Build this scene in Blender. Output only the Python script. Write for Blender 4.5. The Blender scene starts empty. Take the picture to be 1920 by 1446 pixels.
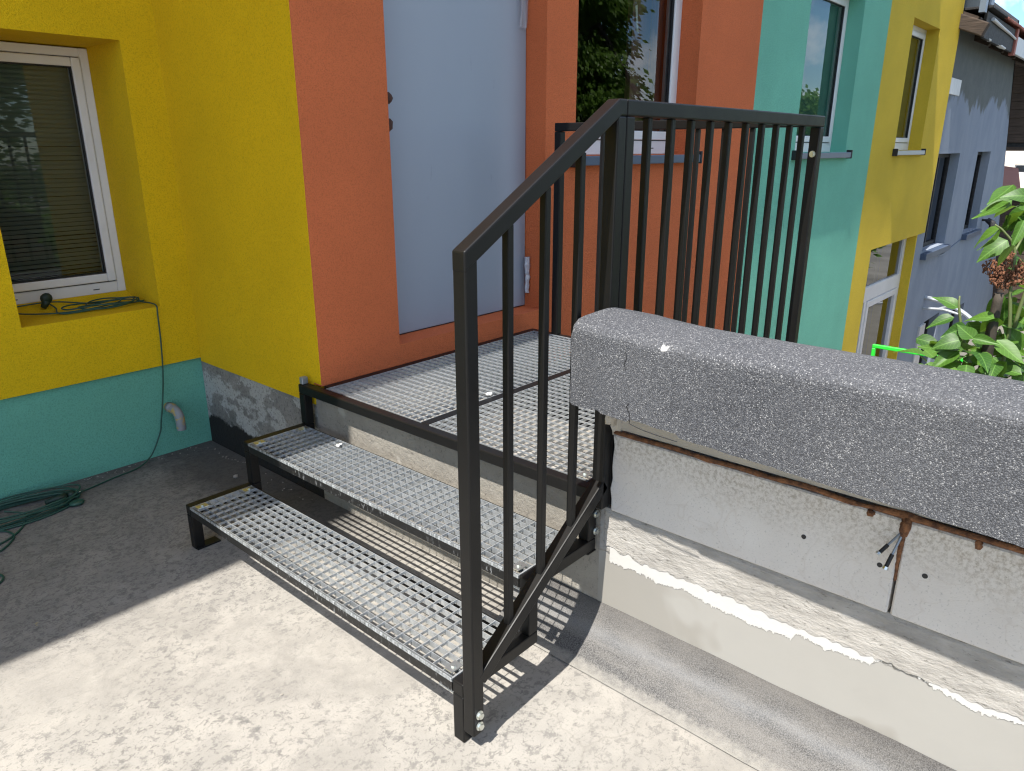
import bpy, bmesh, math, random
from mathutils import Vector, Matrix, noise
random.seed(11)
R = math.radians
S = bpy.context.scene
COL = S.collection

# ------------------------------------------------------------------ camera
cam_d = bpy.data.cameras.new("camera"); cam = bpy.data.objects.new("camera", cam_d); COL.objects.link(cam)
yaw, pitch = R(41.38535), R(-18.06165)
fwd = Vector((math.cos(yaw)*math.cos(pitch), math.sin(yaw)*math.cos(pitch), math.sin(pitch)))
rgt = Vector((math.sin(yaw), -math.cos(yaw), 0)); upv = rgt.cross(fwd)
M = Matrix((rgt, upv, -fwd)).transposed().to_4x4()
M.translation = (-1.0973, -1.4240, 1.5334)
cam.matrix_world = M
cam_d.sensor_width = 36; cam_d.lens = 36*1369.37/1920
cam_d.clip_start = 0.05; cam_d.clip_end = 600
S.camera = cam

# ------------------------------------------------------------------ light
SUN_TO = Vector((-0.54, -0.064, 1.0)).normalized()
sd = bpy.data.lights.new("sun", 'SUN'); sd.energy = 4.0; sd.angle = R(0.53); sd.color = (1.0, 0.955, 0.885)
sun = bpy.data.objects.new("sun", sd); COL.objects.link(sun)
sun.rotation_euler = SUN_TO.to_track_quat('Z', 'Y').to_euler()
elev = math.asin(SUN_TO.z)
W = bpy.data.worlds.new("World"); S.world = W; W.use_nodes = True
nt = W.node_tree; nt.nodes.clear()
sky = nt.nodes.new("ShaderNodeTexSky"); sky.sky_type = 'NISHITA'; sky.sun_disc = False
sky.sun_elevation = elev; sky.sun_rotation = math.atan2(SUN_TO.x, SUN_TO.y)
sky.air_density = 1.0; sky.dust_density = 0.15; sky.ozone_density = 1.2
tcw = nt.nodes.new("ShaderNodeTexCoord")
nz = nt.nodes.new("ShaderNodeTexNoise"); nz.inputs['Scale'].default_value = 5.0; nz.inputs['Detail'].default_value = 7; nz.inputs['Roughness'].default_value = 0.55
mpw = nt.nodes.new("ShaderNodeMapping"); mpw.inputs['Location'].default_value = (1.3292, -1.6274, 2.6716)
nt.links.new(tcw.outputs['Generated'], mpw.inputs['Vector']); nt.links.new(mpw.outputs[0], nz.inputs['Vector'])
rp = nt.nodes.new("ShaderNodeValToRGB"); rp.color_ramp.elements[0].position = 0.50; rp.color_ramp.elements[1].position = 0.60
nt.links.new(nz.outputs['Fac'], rp.inputs['Fac'])
mxw = nt.nodes.new("ShaderNodeMix"); mxw.data_type = 'RGBA'
nt.links.new(rp.outputs['Color'], mxw.inputs[0]); skm = nt.nodes.new("ShaderNodeMix"); skm.data_type = 'RGBA'; skm.blend_type = 'MULTIPLY'; skm.inputs[0].default_value = 1; skm.inputs[7].default_value = (0.62, 0.78, 0.92, 1)
nt.links.new(sky.outputs[0], skm.inputs[6]); nt.links.new(skm.outputs[2], mxw.inputs[6]); mxw.inputs[7].default_value = (9.5, 9.6, 9.8, 1)
bg = nt.nodes.new("ShaderNodeBackground"); bg.inputs['Strength'].default_value = 0.108
nt.links.new(mxw.outputs[2], bg.inputs['Color'])
wo = nt.nodes.new("ShaderNodeOutputWorld"); nt.links.new(bg.outputs[0], wo.inputs['Surface'])
S.view_settings.view_transform = 'Standard'; S.view_settings.look = 'None'
S.view_settings.exposure = 1.16; S.view_settings.gamma = 1.0; S.view_settings.use_curve_mapping = False
S.render.engine = 'CYCLES'; S.cycles.use_denoising = True
S.cycles.max_bounces = 8; S.cycles.diffuse_bounces = 5; S.cycles.glossy_bounces = 5; S.cycles.transparent_max_bounces = 12
S.cycles.sample_clamp_indirect = 6; S.cycles.filter_width = 1.2

# ------------------------------------------------------------------ node helpers
class N:
    """small wrapper round one material's node tree"""
    def __init__(self, name):
        self.m = bpy.data.materials.new(name); self.m.use_nodes = True
        self.t = self.m.node_tree; self.p = self.t.nodes["Principled BSDF"]; self.out = self.t.nodes["Material Output"]
        self.co = self.t.nodes.new("ShaderNodeTexCoord").outputs['Object']
    def n(self, k): return self.t.nodes.new(k)
    def l(self, a, b): self.t.links.new(a, b)
    def mapped(self, sc, rot=(0,0,0)):
        m = self.n("ShaderNodeMapping"); m.inputs['Scale'].default_value = sc; m.inputs['Rotation'].default_value = rot
        self.l(self.co, m.inputs['Vector']); return m.outputs[0]
    def noise(self, s, d=4, r=.55, vec=None, dist=0):
        n = self.n("ShaderNodeTexNoise"); n.inputs['Scale'].default_value = s; n.inputs['Detail'].default_value = d
        n.inputs['Roughness'].default_value = r; n.inputs['Distortion'].default_value = dist
        self.l(vec or self.co, n.inputs['Vector']); return n.outputs['Fac']
    def voro(self, s, feat='F1', out='Distance', vec=None, rnd=1):
        n = self.n("ShaderNodeTexVoronoi"); n.feature = feat; n.inputs['Scale'].default_value = s; n.inputs['Randomness'].default_value = rnd
        self.l(vec or self.co, n.inputs['Vector']); return n.outputs[out]
    def ramp(self, f, *st):
        n = self.n("ShaderNodeValToRGB"); e = n.color_ramp.elements
        while len(e) < len(st): e.new(.5)
        for i, (p, c) in enumerate(st):
            e[i].position = p; e[i].color = (c, c, c, 1) if not hasattr(c, '__len__') else (*c, 1)
        self.l(f, n.inputs['Fac']); return n.outputs['Color']
    def mix(self, f, a, b, mode='MIX'):
        n = self.n("ShaderNodeMix"); n.data_type = 'RGBA'; n.blend_type = mode
        for v, i in ((f, 0), (a, 6), (b, 7)):
            if hasattr(v, 'is_output'): self.l(v, n.inputs[i])
            elif i == 0: n.inputs[0].default_value = v
            else: n.inputs[i].default_value = (*v, 1)
        return n.outputs[2]
    def math(self, op, a, b=0.0, clamp=False):
        n = self.n("ShaderNodeMath"); n.operation = op; n.use_clamp = clamp
        for v, i in ((a, 0), (b, 1)):
            if hasattr(v, 'is_output'): self.l(v, n.inputs[i])
            else: n.inputs[i].default_value = v
        return n.outputs[0]
    def sep(self):
        n = self.n("ShaderNodeSeparateXYZ"); self.l(self.co, n.inputs[0]); return n.outputs
    def bump(self, h, s=.5, d=.01):
        b = self.n("ShaderNodeBump"); b.inputs['Strength'].default_value = s; b.inputs['Distance'].default_value = d
        self.l(h, b.inputs['Height'])
        if self.p.inputs['Normal'].is_linked: self.l(self.p.inputs['Normal'].links[0].from_socket, b.inputs['Normal'])
        self.l(b.outputs[0], self.p.inputs['Normal'])
    def set(self, color=None, rough=None, metal=None, spec=None):
        for v, k in ((color, 'Base Color'), (rough, 'Roughness'), (metal, 'Metallic'), (spec, 'Specular IOR Level')):
            if v is None: continue
            if hasattr(v, 'is_output'): self.l(v, self.p.inputs[k])
            else: self.p.inputs[k].default_value = (*v, 1) if hasattr(v, '__len__') else v
        return self

def stucco(name, c, amt=.10):
    k = N(name)
    big = k.noise(1.3, 3); fine = k.noise(170, 3, .6)
    c2 = tuple(x*.88 for x in c); c3 = tuple(min(1, x*1.06) for x in c)
    col = k.mix(k.ramp(big, (.3, 0), (.7, 1)), c2, c3)
    col = k.mix(k.ramp(fine, (.32, .55), (.52, 0)), col, tuple(x*.58 for x in c))
    col = k.mix(k.ramp(k.noise(.7, 5, .6, k.mapped((1, 1, .5))), (.45, 0), (.72, .22)), col, tuple(x*.80 for x in c))
    k.set(col, .88, 0, .25)
    v = k.voro(330, 'SMOOTH_F1'); h = k.math('ADD', k.math('MULTIPLY', v, .55), k.math('MULTIPLY', fine, .8))
    k.bump(h, 1.0, .006)
    k.bump(k.noise(14, 3), .12, .02)
    return k.m
M_YEL = stucco("yellow_render", (0.82, 0.535, 0.006))
M_YELF = stucco("yellow_render_far", (0.70, 0.495, 0.045))
M_ORA = stucco("orange_render", (0.70, 0.172, 0.060))
M_TEA = stucco("teal_render", (0.19, 0.53, 0.39))
M_TEAP = stucco("teal_plinth_render", (0.165, 0.47, 0.345))

def concrete_floor():
    k = N("worn_concrete_screed")
    a = k.noise(1.1, 5, .6); b = k.noise(5.5, 6, .65, dist=.4)
    col = k.mix(k.ramp(a, (.32, 0), (.68, 1)), (.232, .218, .196), (.31, .294, .266))
    col = k.mix(k.ramp(b, (.42, 0), (.62, .7)), col, (.36, .338, .302))
    # dark scabs, streaked along the float marks
    st = k.mapped((40, 52, 20), (0, 0, R(18)))
    sc = k.noise(1.0, 9, .78, st, 1.1)
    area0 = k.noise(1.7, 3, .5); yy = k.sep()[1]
    grime_shade = k.math('MULTIPLY', k.math('SUBTRACT', k.math('ADD', yy, k.math('MULTIPLY', k.math('SUBTRACT', k.noise(2.2, 5, .6), .5), 2.2)), .55), .75, True)
    area = k.math('ADD', area0, k.math('MULTIPLY', grime_shade, .25))
    col = k.mix(k.math('MULTIPLY', grime_shade, .42), col, (.150, .146, .140))  # wall-side floor darkened to imitate shade; dirt flecks grow denser there too
    msk = k.math('MULTIPLY', k.ramp(k.math('ADD', sc, k.math('MULTIPLY', grime_shade, .035)), (.545, 0), (.575, 1)), k.ramp(area, (.40, .25), (.60, 1)))
    col = k.mix(k.math('MULTIPLY', msk, .62), col, (.115, .110, .103))
    blt = k.math('MULTIPLY', k.ramp(k.noise(24, 11, .80), (.535, 0), (.565, 1)), k.ramp(area, (.40, .25), (.56, 1)))
    col = k.mix(k.math('MULTIPLY', blt, .60), col, (.135, .130, .124))
    pit = k.ramp(k.noise(75, 4, .7), (.66, 0), (.72, 1))
    col = k.mix(k.math('MULTIPLY', pit, .5), col, (.13, .12, .105))
    fl = k.ramp(k.noise(160, 2, .6), (.62, 0), (.75, .35))
    col = k.mix(fl, col, (.17, .16, .14))
    # hairline cracks
    cr = k.voro(.62, 'DISTANCE_TO_EDGE', vec=None)
    ds = k.n("ShaderNodeVectorMath"); ds.operation = 'ADD'
    nn = k.n("ShaderNodeTexNoise"); nn.inputs['Scale'].default_value = 4; nn.inputs['Detail'].default_value = 6; k.l(k.co, nn.inputs['Vector'])
    sc2 = k.n("ShaderNodeVectorMath"); sc2.operation = 'SCALE'; sc2.inputs['Scale'].default_value = .35
    k.l(nn.outputs['Color'], sc2.inputs[0]); k.l(k.co, ds.inputs[0]); k.l(sc2.outputs[0], ds.inputs[1])
    crn = k.voro(.62, 'DISTANCE_TO_EDGE', vec=ds.outputs[0])
    crm = k.math('MULTIPLY', k.ramp(crn, (.0, .3), (.0016, 0)), k.ramp(k.noise(.9, 3), (.45, 0), (.6, 1)))
    col = k.mix(crm, col, (.16, .15, .13))
    # paint drips, yellow
    yv = k.ramp(k.noise(7.3, 4, .6), (.715, 0), (.76, .55))
    col = k.mix(yv, col, (.58, .43, .10))
    # dark band along the house wall, and shade painted under and beside the stairs
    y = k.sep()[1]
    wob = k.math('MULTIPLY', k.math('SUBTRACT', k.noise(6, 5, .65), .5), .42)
    wall_dark = k.ramp(k.math('ADD', y, wob), (.0, 0), (1, 0))
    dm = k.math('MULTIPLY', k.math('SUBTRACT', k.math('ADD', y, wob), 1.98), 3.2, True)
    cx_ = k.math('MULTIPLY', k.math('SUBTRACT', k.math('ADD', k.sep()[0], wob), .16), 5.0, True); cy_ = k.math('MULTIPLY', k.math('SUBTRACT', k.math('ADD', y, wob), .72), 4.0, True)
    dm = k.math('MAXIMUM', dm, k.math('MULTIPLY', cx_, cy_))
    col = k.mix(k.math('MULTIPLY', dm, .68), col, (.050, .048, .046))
    k.set(col, .9, 0, .2)
    k.bump(sc, .25, .006); k.bump(k.noise(120, 4, .7), .35, .003); k.bump(k.noise(6, 5), .1, .02)
    return k.m
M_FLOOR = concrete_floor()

def lower_wall_mat():
    k = N("patched_wall_coat"); x, y, z = k.sep()
    wob = k.math('MULTIPLY', k.math('SUBTRACT', k.noise(9, 6, .7), .5), .085)
    st = k.mapped((14, 60, 5)); drip = k.math('MULTIPLY', k.math('SUBTRACT', k.noise(1, 3, .6, st), .5), .06)
    zz = k.math('ADD', z, wob); zd = k.math('ADD', z, k.math('ADD', k.math('MULTIPLY', wob, .7), drip))
    beige = k.mix(k.noise(3, 4, .6), (.315, .302, .275), (.365, .352, .322))
    beige = k.mix(k.ramp(k.noise(2.3, 3, .5), (.60, 0), (.63, .5)), beige, (.24, .222, .19))
    rough = k.mix(k.ramp(k.noise(11, 7, .7), (.35, 0), (.68, 1)), (.27, .255, .228), (.43, .41, .38))
    rough = k.mix(k.ramp(k.noise(60, 4, .7), (.60, 0), (.70, .6)), rough, (.16, .15, .135))
    white = (.56, .545, .51)
    zd = k.math('ADD', zd, k.math('MULTIPLY', k.math('SUBTRACT', k.noise(3.3, 3, .6, k.mapped((.2, 1, .2))), .5), .11)); wm = k.ramp(zd, (.288, 0), (.292, 1))
    gap = k.ramp(k.noise(2.9, 2, .5, k.mapped((.3, 1, .3))), (.44, 0), (.465, 1))
    c = beige
    rm = k.ramp(zz, (.338, 0), (.344, 1))
    c = k.mix(rm, c, rough)
    k.set(c, .85, 0, .25)
    k.bump(k.math('MULTIPLY', k.noise(38, 7, .75), rm), .8, .012)
    k.bump(k.noise(9, 4), .15, .01)
    return k.m
M_LOW = lower_wall_mat()

def raw_concrete(name, dark=1.0):
    k = N(name)
    c = k.mix(k.ramp(k.noise(3.1, 6, .65), (.3, 0), (.7, 1)), (.21*dark, .195*dark, .17*dark), (.34*dark, .315*dark, .272*dark))
    c = k.mix(k.ramp(k.noise(70, 5, .75), (.56, 0), (.68, .8)), c, (.12*dark, .11*dark, .10*dark))
    c = k.mix(k.ramp(k.noise(5, 3, .5), (.60, 0), (.66, .7)), c, (.42*dark, .40*dark, .36*dark))
    k.set(c, .9, 0, .2); k.bump(k.noise(45, 7, .72), .8, .010)
    return k.m
M_RAW = raw_concrete("raw_concrete", 1.05)
def footing_mat():
    k = N("old_footing_concrete"); x, y, z = k.sep()
    c = k.mix(k.ramp(k.noise(4.1, 6, .7), (.3, 0), (.7, 1)), (.16, .155, .145), (.36, .34, .31))
    wh = k.ramp(k.noise(3.3, 5, .6, k.mapped((1, 1.3, 2.2))), (.48, 0), (.52, .8))
    c = k.mix(wh, c, (.50, .49, .465))
    c = k.mix(k.ramp(k.noise(75, 5, .75), (.52, 0), (.66, .75)), c, (.07, .068, .062))
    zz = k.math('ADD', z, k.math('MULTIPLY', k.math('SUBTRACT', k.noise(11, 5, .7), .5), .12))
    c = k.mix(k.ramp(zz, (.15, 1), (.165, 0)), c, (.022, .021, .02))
    k.set(c, .88, 0, .25); k.bump(k.noise(42, 7, .74), .9, .012)
    return k.m
M_FOOT = footing_mat()

def bitumen():
    k = N("mineral_felt")
    g = k.noise(330, 2, .7); x, y, z = k.sep()
    base = k.mix(k.ramp(g, (.38, 0), (.62, 1)), (.050, .049, .048), (.17, .165, .16))
    dust = k.ramp(k.noise(6, 5, .65, k.mapped((2.6, .5, 1))), (.40, 0), (.62, 1))
    c = k.mix(k.math('MULTIPLY', dust, .40), base, (.25, .235, .215))
    up = k.math('MULTIPLY', k.math('SUBTRACT', z, .085), 17, True)
    band = k.math('MULTIPLY', k.ramp(k.math('ADD', z, k.math('MULTIPLY', k.math('SUBTRACT', k.noise(5, 4, .6), .5), .05)), (.05, 0), (.075, 1), (.10, 0)), .20)
    c = k.mix(band, c, (.27, .285, .305))
    c = k.mix(k.math('MULTIPLY', up, .5), c, (.055, .050, .046))
    lowd = k.math('MULTIPLY', k.ramp(k.math('ADD', z, k.math('MULTIPLY', k.math('SUBTRACT', k.noise(40, 6, .75), .5), .03)), (.004, 1), (.016, 0)), .8)
    c = k.mix(lowd, c, (.30, .285, .255))
    wt = k.ramp(k.noise(21, 5, .7), (.735, 0), (.75, 1)); c = k.mix(wt, c, (.75, .73, .70))
    k.set(c, .85, 0, .3); k.bump(g, .6, .004); k.bump(k.noise(10, 3), .25, .01)
    return k.m
M_FELT = bitumen()

def chips():
    k = N("stone_chip_plaster")
    n = k.n("ShaderNodeTexVoronoi"); n.inputs['Scale'].default_value = 400; k.l(k.co, n.inputs['Vector'])
    cs = k.n("ShaderNodeSeparateColor"); k.l(n.outputs['Color'], cs.inputs[0])
    c = k.ramp(cs.outputs[0], (0, (.040, .042, .048)), (.35, (.066, .069, .078)), (.65, (.100, .104, .115)), (.90, (.155, .158, .166)), (.98, (.34, .34, .34)))
    c = k.mix(k.ramp(n.outputs['Distance'], (.35, 0), (.75, .6)), c, (.052, .053, .057))
    c = k.mix(k.ramp(k.noise(2.2, 3), (.35, .0), (.7, .12)), c, (.22, .22, .22))
    wt = k.ramp(k.noise(9, 3, .6), (.74, 0), (.755, .9)); c = k.mix(wt, c, (.60, .59, .56))
    k.set(c, .8, 0, .22)
    h = k.math('SUBTRACT', 1.0, n.outputs['Distance']); k.bump(h, .5, .003); k.bump(k.noise(30, 3), .08, .008)
    return k.m
M_CHIP = chips()

def aac(name, c1, c2):
    k = N(name); x, y, z = k.sep()
    c = k.mix(k.ramp(k.noise(4, 5, .6), (.3, 0), (.7, 1)), c1, c2)
    zz = k.math('ADD', z, k.math('MULTIPLY', k.math('SUBTRACT', k.noise(7, 5, .7), .5), .16))
    top_tone = k.ramp(zz, (.60, 0), (.70, 1))  # brown mottling gets stronger towards the top
    sp = k.ramp(k.noise(95, 4, .7), (.45, 0), (.62, 1))
    c = k.mix(k.math('MULTIPLY', top_tone, k.math('MULTIPLY', sp, .62)), c, (.30, .255, .195))
    c = k.mix(k.ramp(k.noise(180, 2), (.60, 0), (.74, .4)), c, (.25, .24, .22))
    ring = k.ramp(k.noise(6.5, 2, .4, dist=1.5), (.485, 0), (.50, .16), (.515, 0))
    c = k.mix(ring, c, (.38, .30, .22))
    k.set(c, .9, 0, .2); k.bump(k.noise(150, 3, .7), .35, .003); k.bump(k.noise(24, 4), .12, .006)
    return k.m
M_AAC = aac("aerated_concrete", (.61, .57, .52), (.69, .655, .605))
k = N("board_edge"); k.set(k.mix(k.noise(5, 5), (.43, .385, .315), (.52, .475, .405)), .85); k.bump(k.noise(40, 5, .7), .3, .006); M_BOARD = k.m
k = N("expanding_foam"); k.set(k.mix(k.ramp(k.noise(55, 4, .7), (.35, 0), (.65, 1)), (.075, .028, .012), (.27, .115, .045)), .75); k.bump(k.noise(110, 4, .7), .8, .008); M_PU = k.m

k = N("black_powder_coat"); k.set(k.mix(k.noise(6, 4, .6), (.0055, .0054, .0054), (.0095, .0092, .009)), k.ramp(k.noise(9, 3), (.3, .36), (.7, .46)), 0, .27)
k.bump(k.noise(520, 2, .6), .16, .001); M_BLK = k.m
k = N("galvanized_steel"); k.set(k.mix(k.ramp(k.noise(34, 5, .7), (.35, 0), (.65, 1)), (.36, .385, .40), (.58, .605, .62)), k.ramp(k.noise(60, 3), (.3, .34), (.7, .52)), .6); k.bump(k.noise(240, 2), .1, .001); M_GALV = k.m
def nosing_mat():
    k = N("scuffed_galvanized_nosing")
    s = k.noise(1, 6, .75, k.mapped((60, 90, 26)))
    c = k.mix(k.ramp(s, (.40, 0), (.62, 1)), (.14, .15, .155), (.60, .63, .65))
    z = k.sep()[2]
    k.set(c, .55, .45, .4); k.bump(s, .3, .002); return k.m
M_NOSE = nosing_mat()
k = N("scuffed_black_steel"); k.set(k.mix(k.math('MULTIPLY', k.ramp(k.noise(1, 6, .75, k.mapped((60, 90, 30))), (.56, 0), (.66, 1)), k.ramp(k.noise(2.6, 3, .5), (.40, 0), (.62, .8))), (.012, .0118, .0115), (.33, .34, .345)), .5, 0, .38); M_SCUF = k.m
k = N("zinc_bolt"); k.set(k.mix(k.noise(90, 3), (.55, .58, .55), (.80, .83, .78)), .3, .9); M_BOLT = k.m
k = N("white_pvc"); k.set(k.mix(k.ramp(k.noise(3, 3), (.3, 0), (.7, 1)), (.66, .65, .65), (.74, .73, .73)), .35, 0, .45); M_PVC = k.m
k = N("rubber_seal"); k.set((.015, .015, .016), .6); M_SEAL = k.m
k = N("window_sill_metal"); k.set((.075, .105, .165), .4, .2); M_SILL = k.m
k = N("pale_sill_metal"); k.set((.30, .33, .36), .4, .5); M_SILL2 = k.m
k = N("venetian_slat"); k.set(k.mix(k.noise(2, 3), (.21, .225, .185), (.26, .275, .23)), .45, .1); M_SLAT = k.m
k = N("dark_room"); k.set((.030, .034, .040), .95, 0, .05); M_ROOM = k.m
k = N("brown_board"); k.set(k.mix(k.noise(3, 4, .6, k.mapped((2, 2, .3))), (.15, .062, .05), (.22, .095, .078)), .6); M_BRN = k.m
k = N("paper_note"); k.set((.72, .70, .66), .8); M_PAPER = k.m
k = N("green_blind"); k.set((.085, .20, .155), .8); M_GBLIND = k.m
k = N("olive_curtain"); k.set((.15, .145, .06), .9); M_OBLIND = k.m
def door_mat():
    k = N("grey_blue_door_film")
    c = k.mix(k.ramp(k.noise(1.6, 3, .5, k.mapped((1, 1, .35))), (.3, 0), (.7, 1)), (.290, .320, .372), (.325, .355, .405))
    c = k.mix(k.ramp(k.noise(7, 4, .6, k.mapped((3, 3, .6))), (.70, 0), (.74, .35)), c, (.22, .24, .27))
    k.set(c, .42, 0, .4); k.bump(k.noise(5, 3), .06, .01); return k.m
M_DOOR = door_mat()
k = N("rust"); k.set(k.mix(k.noise(60, 4), (.035, .014, .009), (.10, .038, .022)), .85); k.bump(k.noise(120, 3), .5, .004); M_RUST = k.m
k = N("green_rubber_cable"); k.set(k.mix(k.noise(30, 3), (.010, .050, .034), (.030, .095, .065)), .5); M_CABLE = k.m
k = N("dark_green_rubber"); k.set((.008, .026, .016), .55); M_PLUG = k.m
k = N("grey_pvc_pipe"); c = k.mix(k.noise(20, 3), (.20, .205, .21), (.27, .275, .28)); c = k.mix(k.ramp(k.noise(34, 4, .6), (.53, 0), (.60, .75)), c, (.50, .33, .04)); k.set(c, .5); M_PIPE = k.m
def film_mat():
    k = N("clear_plastic_film"); k.set((.62, .62, .66), .25, 0, .5); k.p.inputs['Alpha'].default_value = .42
    k.bump(k.noise(40, 4, .6, k.mapped((4, 4, .5))), .8, .01); return k.m
M_FILM = film_mat()
k = N("crumpled_wrap"); k.set(k.mix(k.noise(60, 4), (.40, .41, .45), (.68, .68, .70)), .45); k.bump(k.noise(50, 4), .9, .01); M_WRAP = k.m
k = N("white_foam_scrap"); k.set((.74, .74, .72), .7); k.bump(k.noise(60, 3), .5, .006); M_SCRAP = k.m
k = N("rubble_stone"); k.set(k.mix(k.noise(40, 4), (.22, .20, .18), (.42, .39, .35)), .9); M_RUB = k.m

def glass_mat(name, ior=1.75, tint=(.80, .86, .84)):
    k = N(name); f = k.n("ShaderNodeFresnel"); f.inputs['IOR'].default_value = ior
    t = k.n("ShaderNodeBsdfTransparent"); t.inputs['Color'].default_value = (*tint, 1)
    g = k.n("ShaderNodeBsdfGlossy"); g.inputs['Roughness'].default_value = 0.0; g.inputs['Color'].default_value = (.95, .97, 1, 1)
    m = k.n("ShaderNodeMixShader"); k.l(f.outputs[0], m.inputs[0]); k.l(t.outputs[0], m.inputs[1]); k.l(g.outputs[0], m.inputs[2])
    k.l(m.outputs[0], k.out.inputs['Surface']); return k.m
M_GLASS = glass_mat("window_glass", 1.62, (.88, .93, .90))
M_GLASSD = glass_mat("dark_window_glass", 1.9, (.30, .36, .34))

def grey_wall():
    k = N("weathered_grey_render"); x, y, z = k.sep()
    c = k.mix(k.ramp(k.noise(1.6, 6, .65, k.mapped((1.3, 1, .45)), .6), (.3, 0), (.7, 1)), (.205, .238, .295), (.275, .310, .365))
    zz = k.math('ADD', z, k.math('MULTIPLY', k.math('SUBTRACT', k.noise(1, 6, .65, k.mapped((1.5, 1, .7))), .5), 1.3))
    moss = k.ramp(zz, (2.18/4, 0), (2.30/4, 1))
    n = k.n("ShaderNodeMapRange"); k.l(zz, n.inputs[0]); n.inputs[1].default_value = 2.12; n.inputs[2].default_value = 2.22
    c = k.mix(k.math('MULTIPLY', n.outputs[0], .75), c, k.mix(k.noise(5, 5), (.045, .050, .030), (.135, .135, .105)))
    k.set(c, .9, 0, .2); k.bump(k.noise(16, 6, .7), .35, .02); return k.m
M_GREY = grey_wall()
k = N("weathered_dark_wood"); c = k.mix(k.ramp(k.noise(3, 6, .65, k.mapped((1.2, 1.2, 16))), (.3, 0), (.7, 1)), (.020, .014, .010), (.085, .058, .042)); k.set(c, .85); k.bump(k.noise(6, 5, .7, k.mapped((1, 1, 14))), .6, .012); M_WOOD = k.m
k = N("black_bitumen_board"); k.set(k.mix(k.ramp(k.noise(14, 6, .7, k.mapped((.6, 1, 2))), (.35, 0), (.68, 1)), (.005, .005, .006), (.026, .025, .025)), .7); k.bump(k.noise(25, 5), .5, .02); M_FASC = k.m
k = N("white_fascia_sheet"); k.set(k.mix(k.noise(8, 4, .6, k.mapped((4, 1, 1))), (.40, .41, .42), (.68, .68, .68)), .5, .3); M_FASW = k.m
k = N("grey_blue_flashing"); k.set((.17, .21, .27), .45, .4); M_FLASH = k.m
k = N("red_roof_tile"); k.set(k.mix(k.noise(4, 4), (.26, .075, .055), (.40, .14, .10)), .75); M_TILE = k.m
k = N("pale_terracotta"); k.set(k.mix(k.noise(3, 4), (.33, .15, .12), (.40, .20, .165)), .8); M_TILE2 = k.m
k = N("cream_render"); k.set(k.mix(k.noise(.6, 3), (.70, .60, .50), (.76, .66, .56)), .9); M_CREAM = k.m
k = N("pale_pipe_paint"); k.set((.42, .45, .48), .4, .3); M_ARM = k.m
k = N("bright_green_paint"); k.set((.030, .62, .045), .4); M_GRN = k.m
k = N("yard_ground"); k.set(k.mix(k.ramp(k.noise(.5, 6, .65), (.35, 0), (.65, 1)), (.10, .095, .08), (.22, .205, .175)), .95); k.bump(k.noise(12, 5), .4, .03); M_YARD = k.m

def leaf_mat(name, c1, c2, tr=.30):
    k = N(name); oi = k.n("ShaderNodeObjectInfo").outputs['Random']
    c = k.mix(oi, c1, c2); x, y, z = k.sep()
    ay = k.math('ABSOLUTE', y); mid = k.ramp(ay, (.008, .55), (.022, 0))
    side = k.ramp(k.math('FRACT', k.math('MULTIPLY', k.math('SUBTRACT', x, k.math('MULTIPLY', ay, .9)), 7.0)), (.0, .30), (.14, 0), (.9, 0), (1.0, .30))
    c = k.mix(k.math('MAXIMUM', mid, side), c, tuple(min(1, q*1.9+.03) for q in c2))
    c = k.mix(k.ramp(k.noise(5, 4, .6), (.62, 0), (.74, .5)), c, (c1[0]*2.2, c1[1]*1.1, c1[2]))
    k.set(c, .46, 0, .4)
    k.p.inputs['Transmission Weight'].default_value = 0
    t = k.n("ShaderNodeBsdfTranslucent"); k.l(k.mix(.5, c, (.28, .46, .03)), t.inputs['Color'])
    m = k.n("ShaderNodeMixShader"); m.inputs[0].default_value = tr
    k.l(k.p.outputs[0], m.inputs[1]); k.l(t.outputs[0], m.inputs[2]); k.l(m.outputs[0], k.out.inputs['Surface'])
    return k
kl = leaf_mat("lilac_leaf", (.028, .088, .014), (.085, .185, .024)); M_LEAF = kl.m
kl = leaf_mat("tree_foliage", (.075, .17, .028), (.14, .24, .035), .4); M_TREE = kl.m
k = N("lilac_bark"); k.set(k.mix(k.noise(40, 4), (.035, .028, .020), (.085, .068, .05)), .85); M_BARK = k.m
k = N("green_twig"); k.set((.12, .15, .05), .6); M_TWIG = k.m
k = N("dried_flower"); k.set(k.mix(k.noise(70, 3), (.085, .030, .014), (.25, .105, .050)), .85); M_DRY = k.m

# ------------------------------------------------------------------ mesh helpers
def mesh_obj(name, bm, mat, parent=None, smooth=False, loc=None):
    me = bpy.data.meshes.new(name); bm.normal_update(); bm.to_mesh(me); bm.free()
    mats = mat if isinstance(mat, (list, tuple)) else [mat]
    for m in mats: me.materials.append(m)
    if smooth:
        for p in me.polygons: p.use_smooth = True
    o = bpy.data.objects.new(name, me); COL.objects.link(o)
    if loc: o.location = loc
    if parent: o.parent = parent
    return o
def inst(src, parent, loc, rot=None, scale=None):
    o = src.copy(); COL.objects.link(o); o.parent = parent; o.location = loc
    if rot is not None: o.rotation_euler = rot
    if scale is not None: o.scale = scale
    return o
def thing(name, label, cat, loc=(0, 0, 0), group=None):
    o = bpy.data.objects.new(name, None); COL.objects.link(o); o.location = loc; o.empty_display_size = .1
    o['label'] = label; o['category'] = cat
    if group: o['group'] = group
    return o
def tag(o, label, cat, group=None):
    o['label'] = label; o['category'] = cat
    if group: o['group'] = group
    return o
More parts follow.
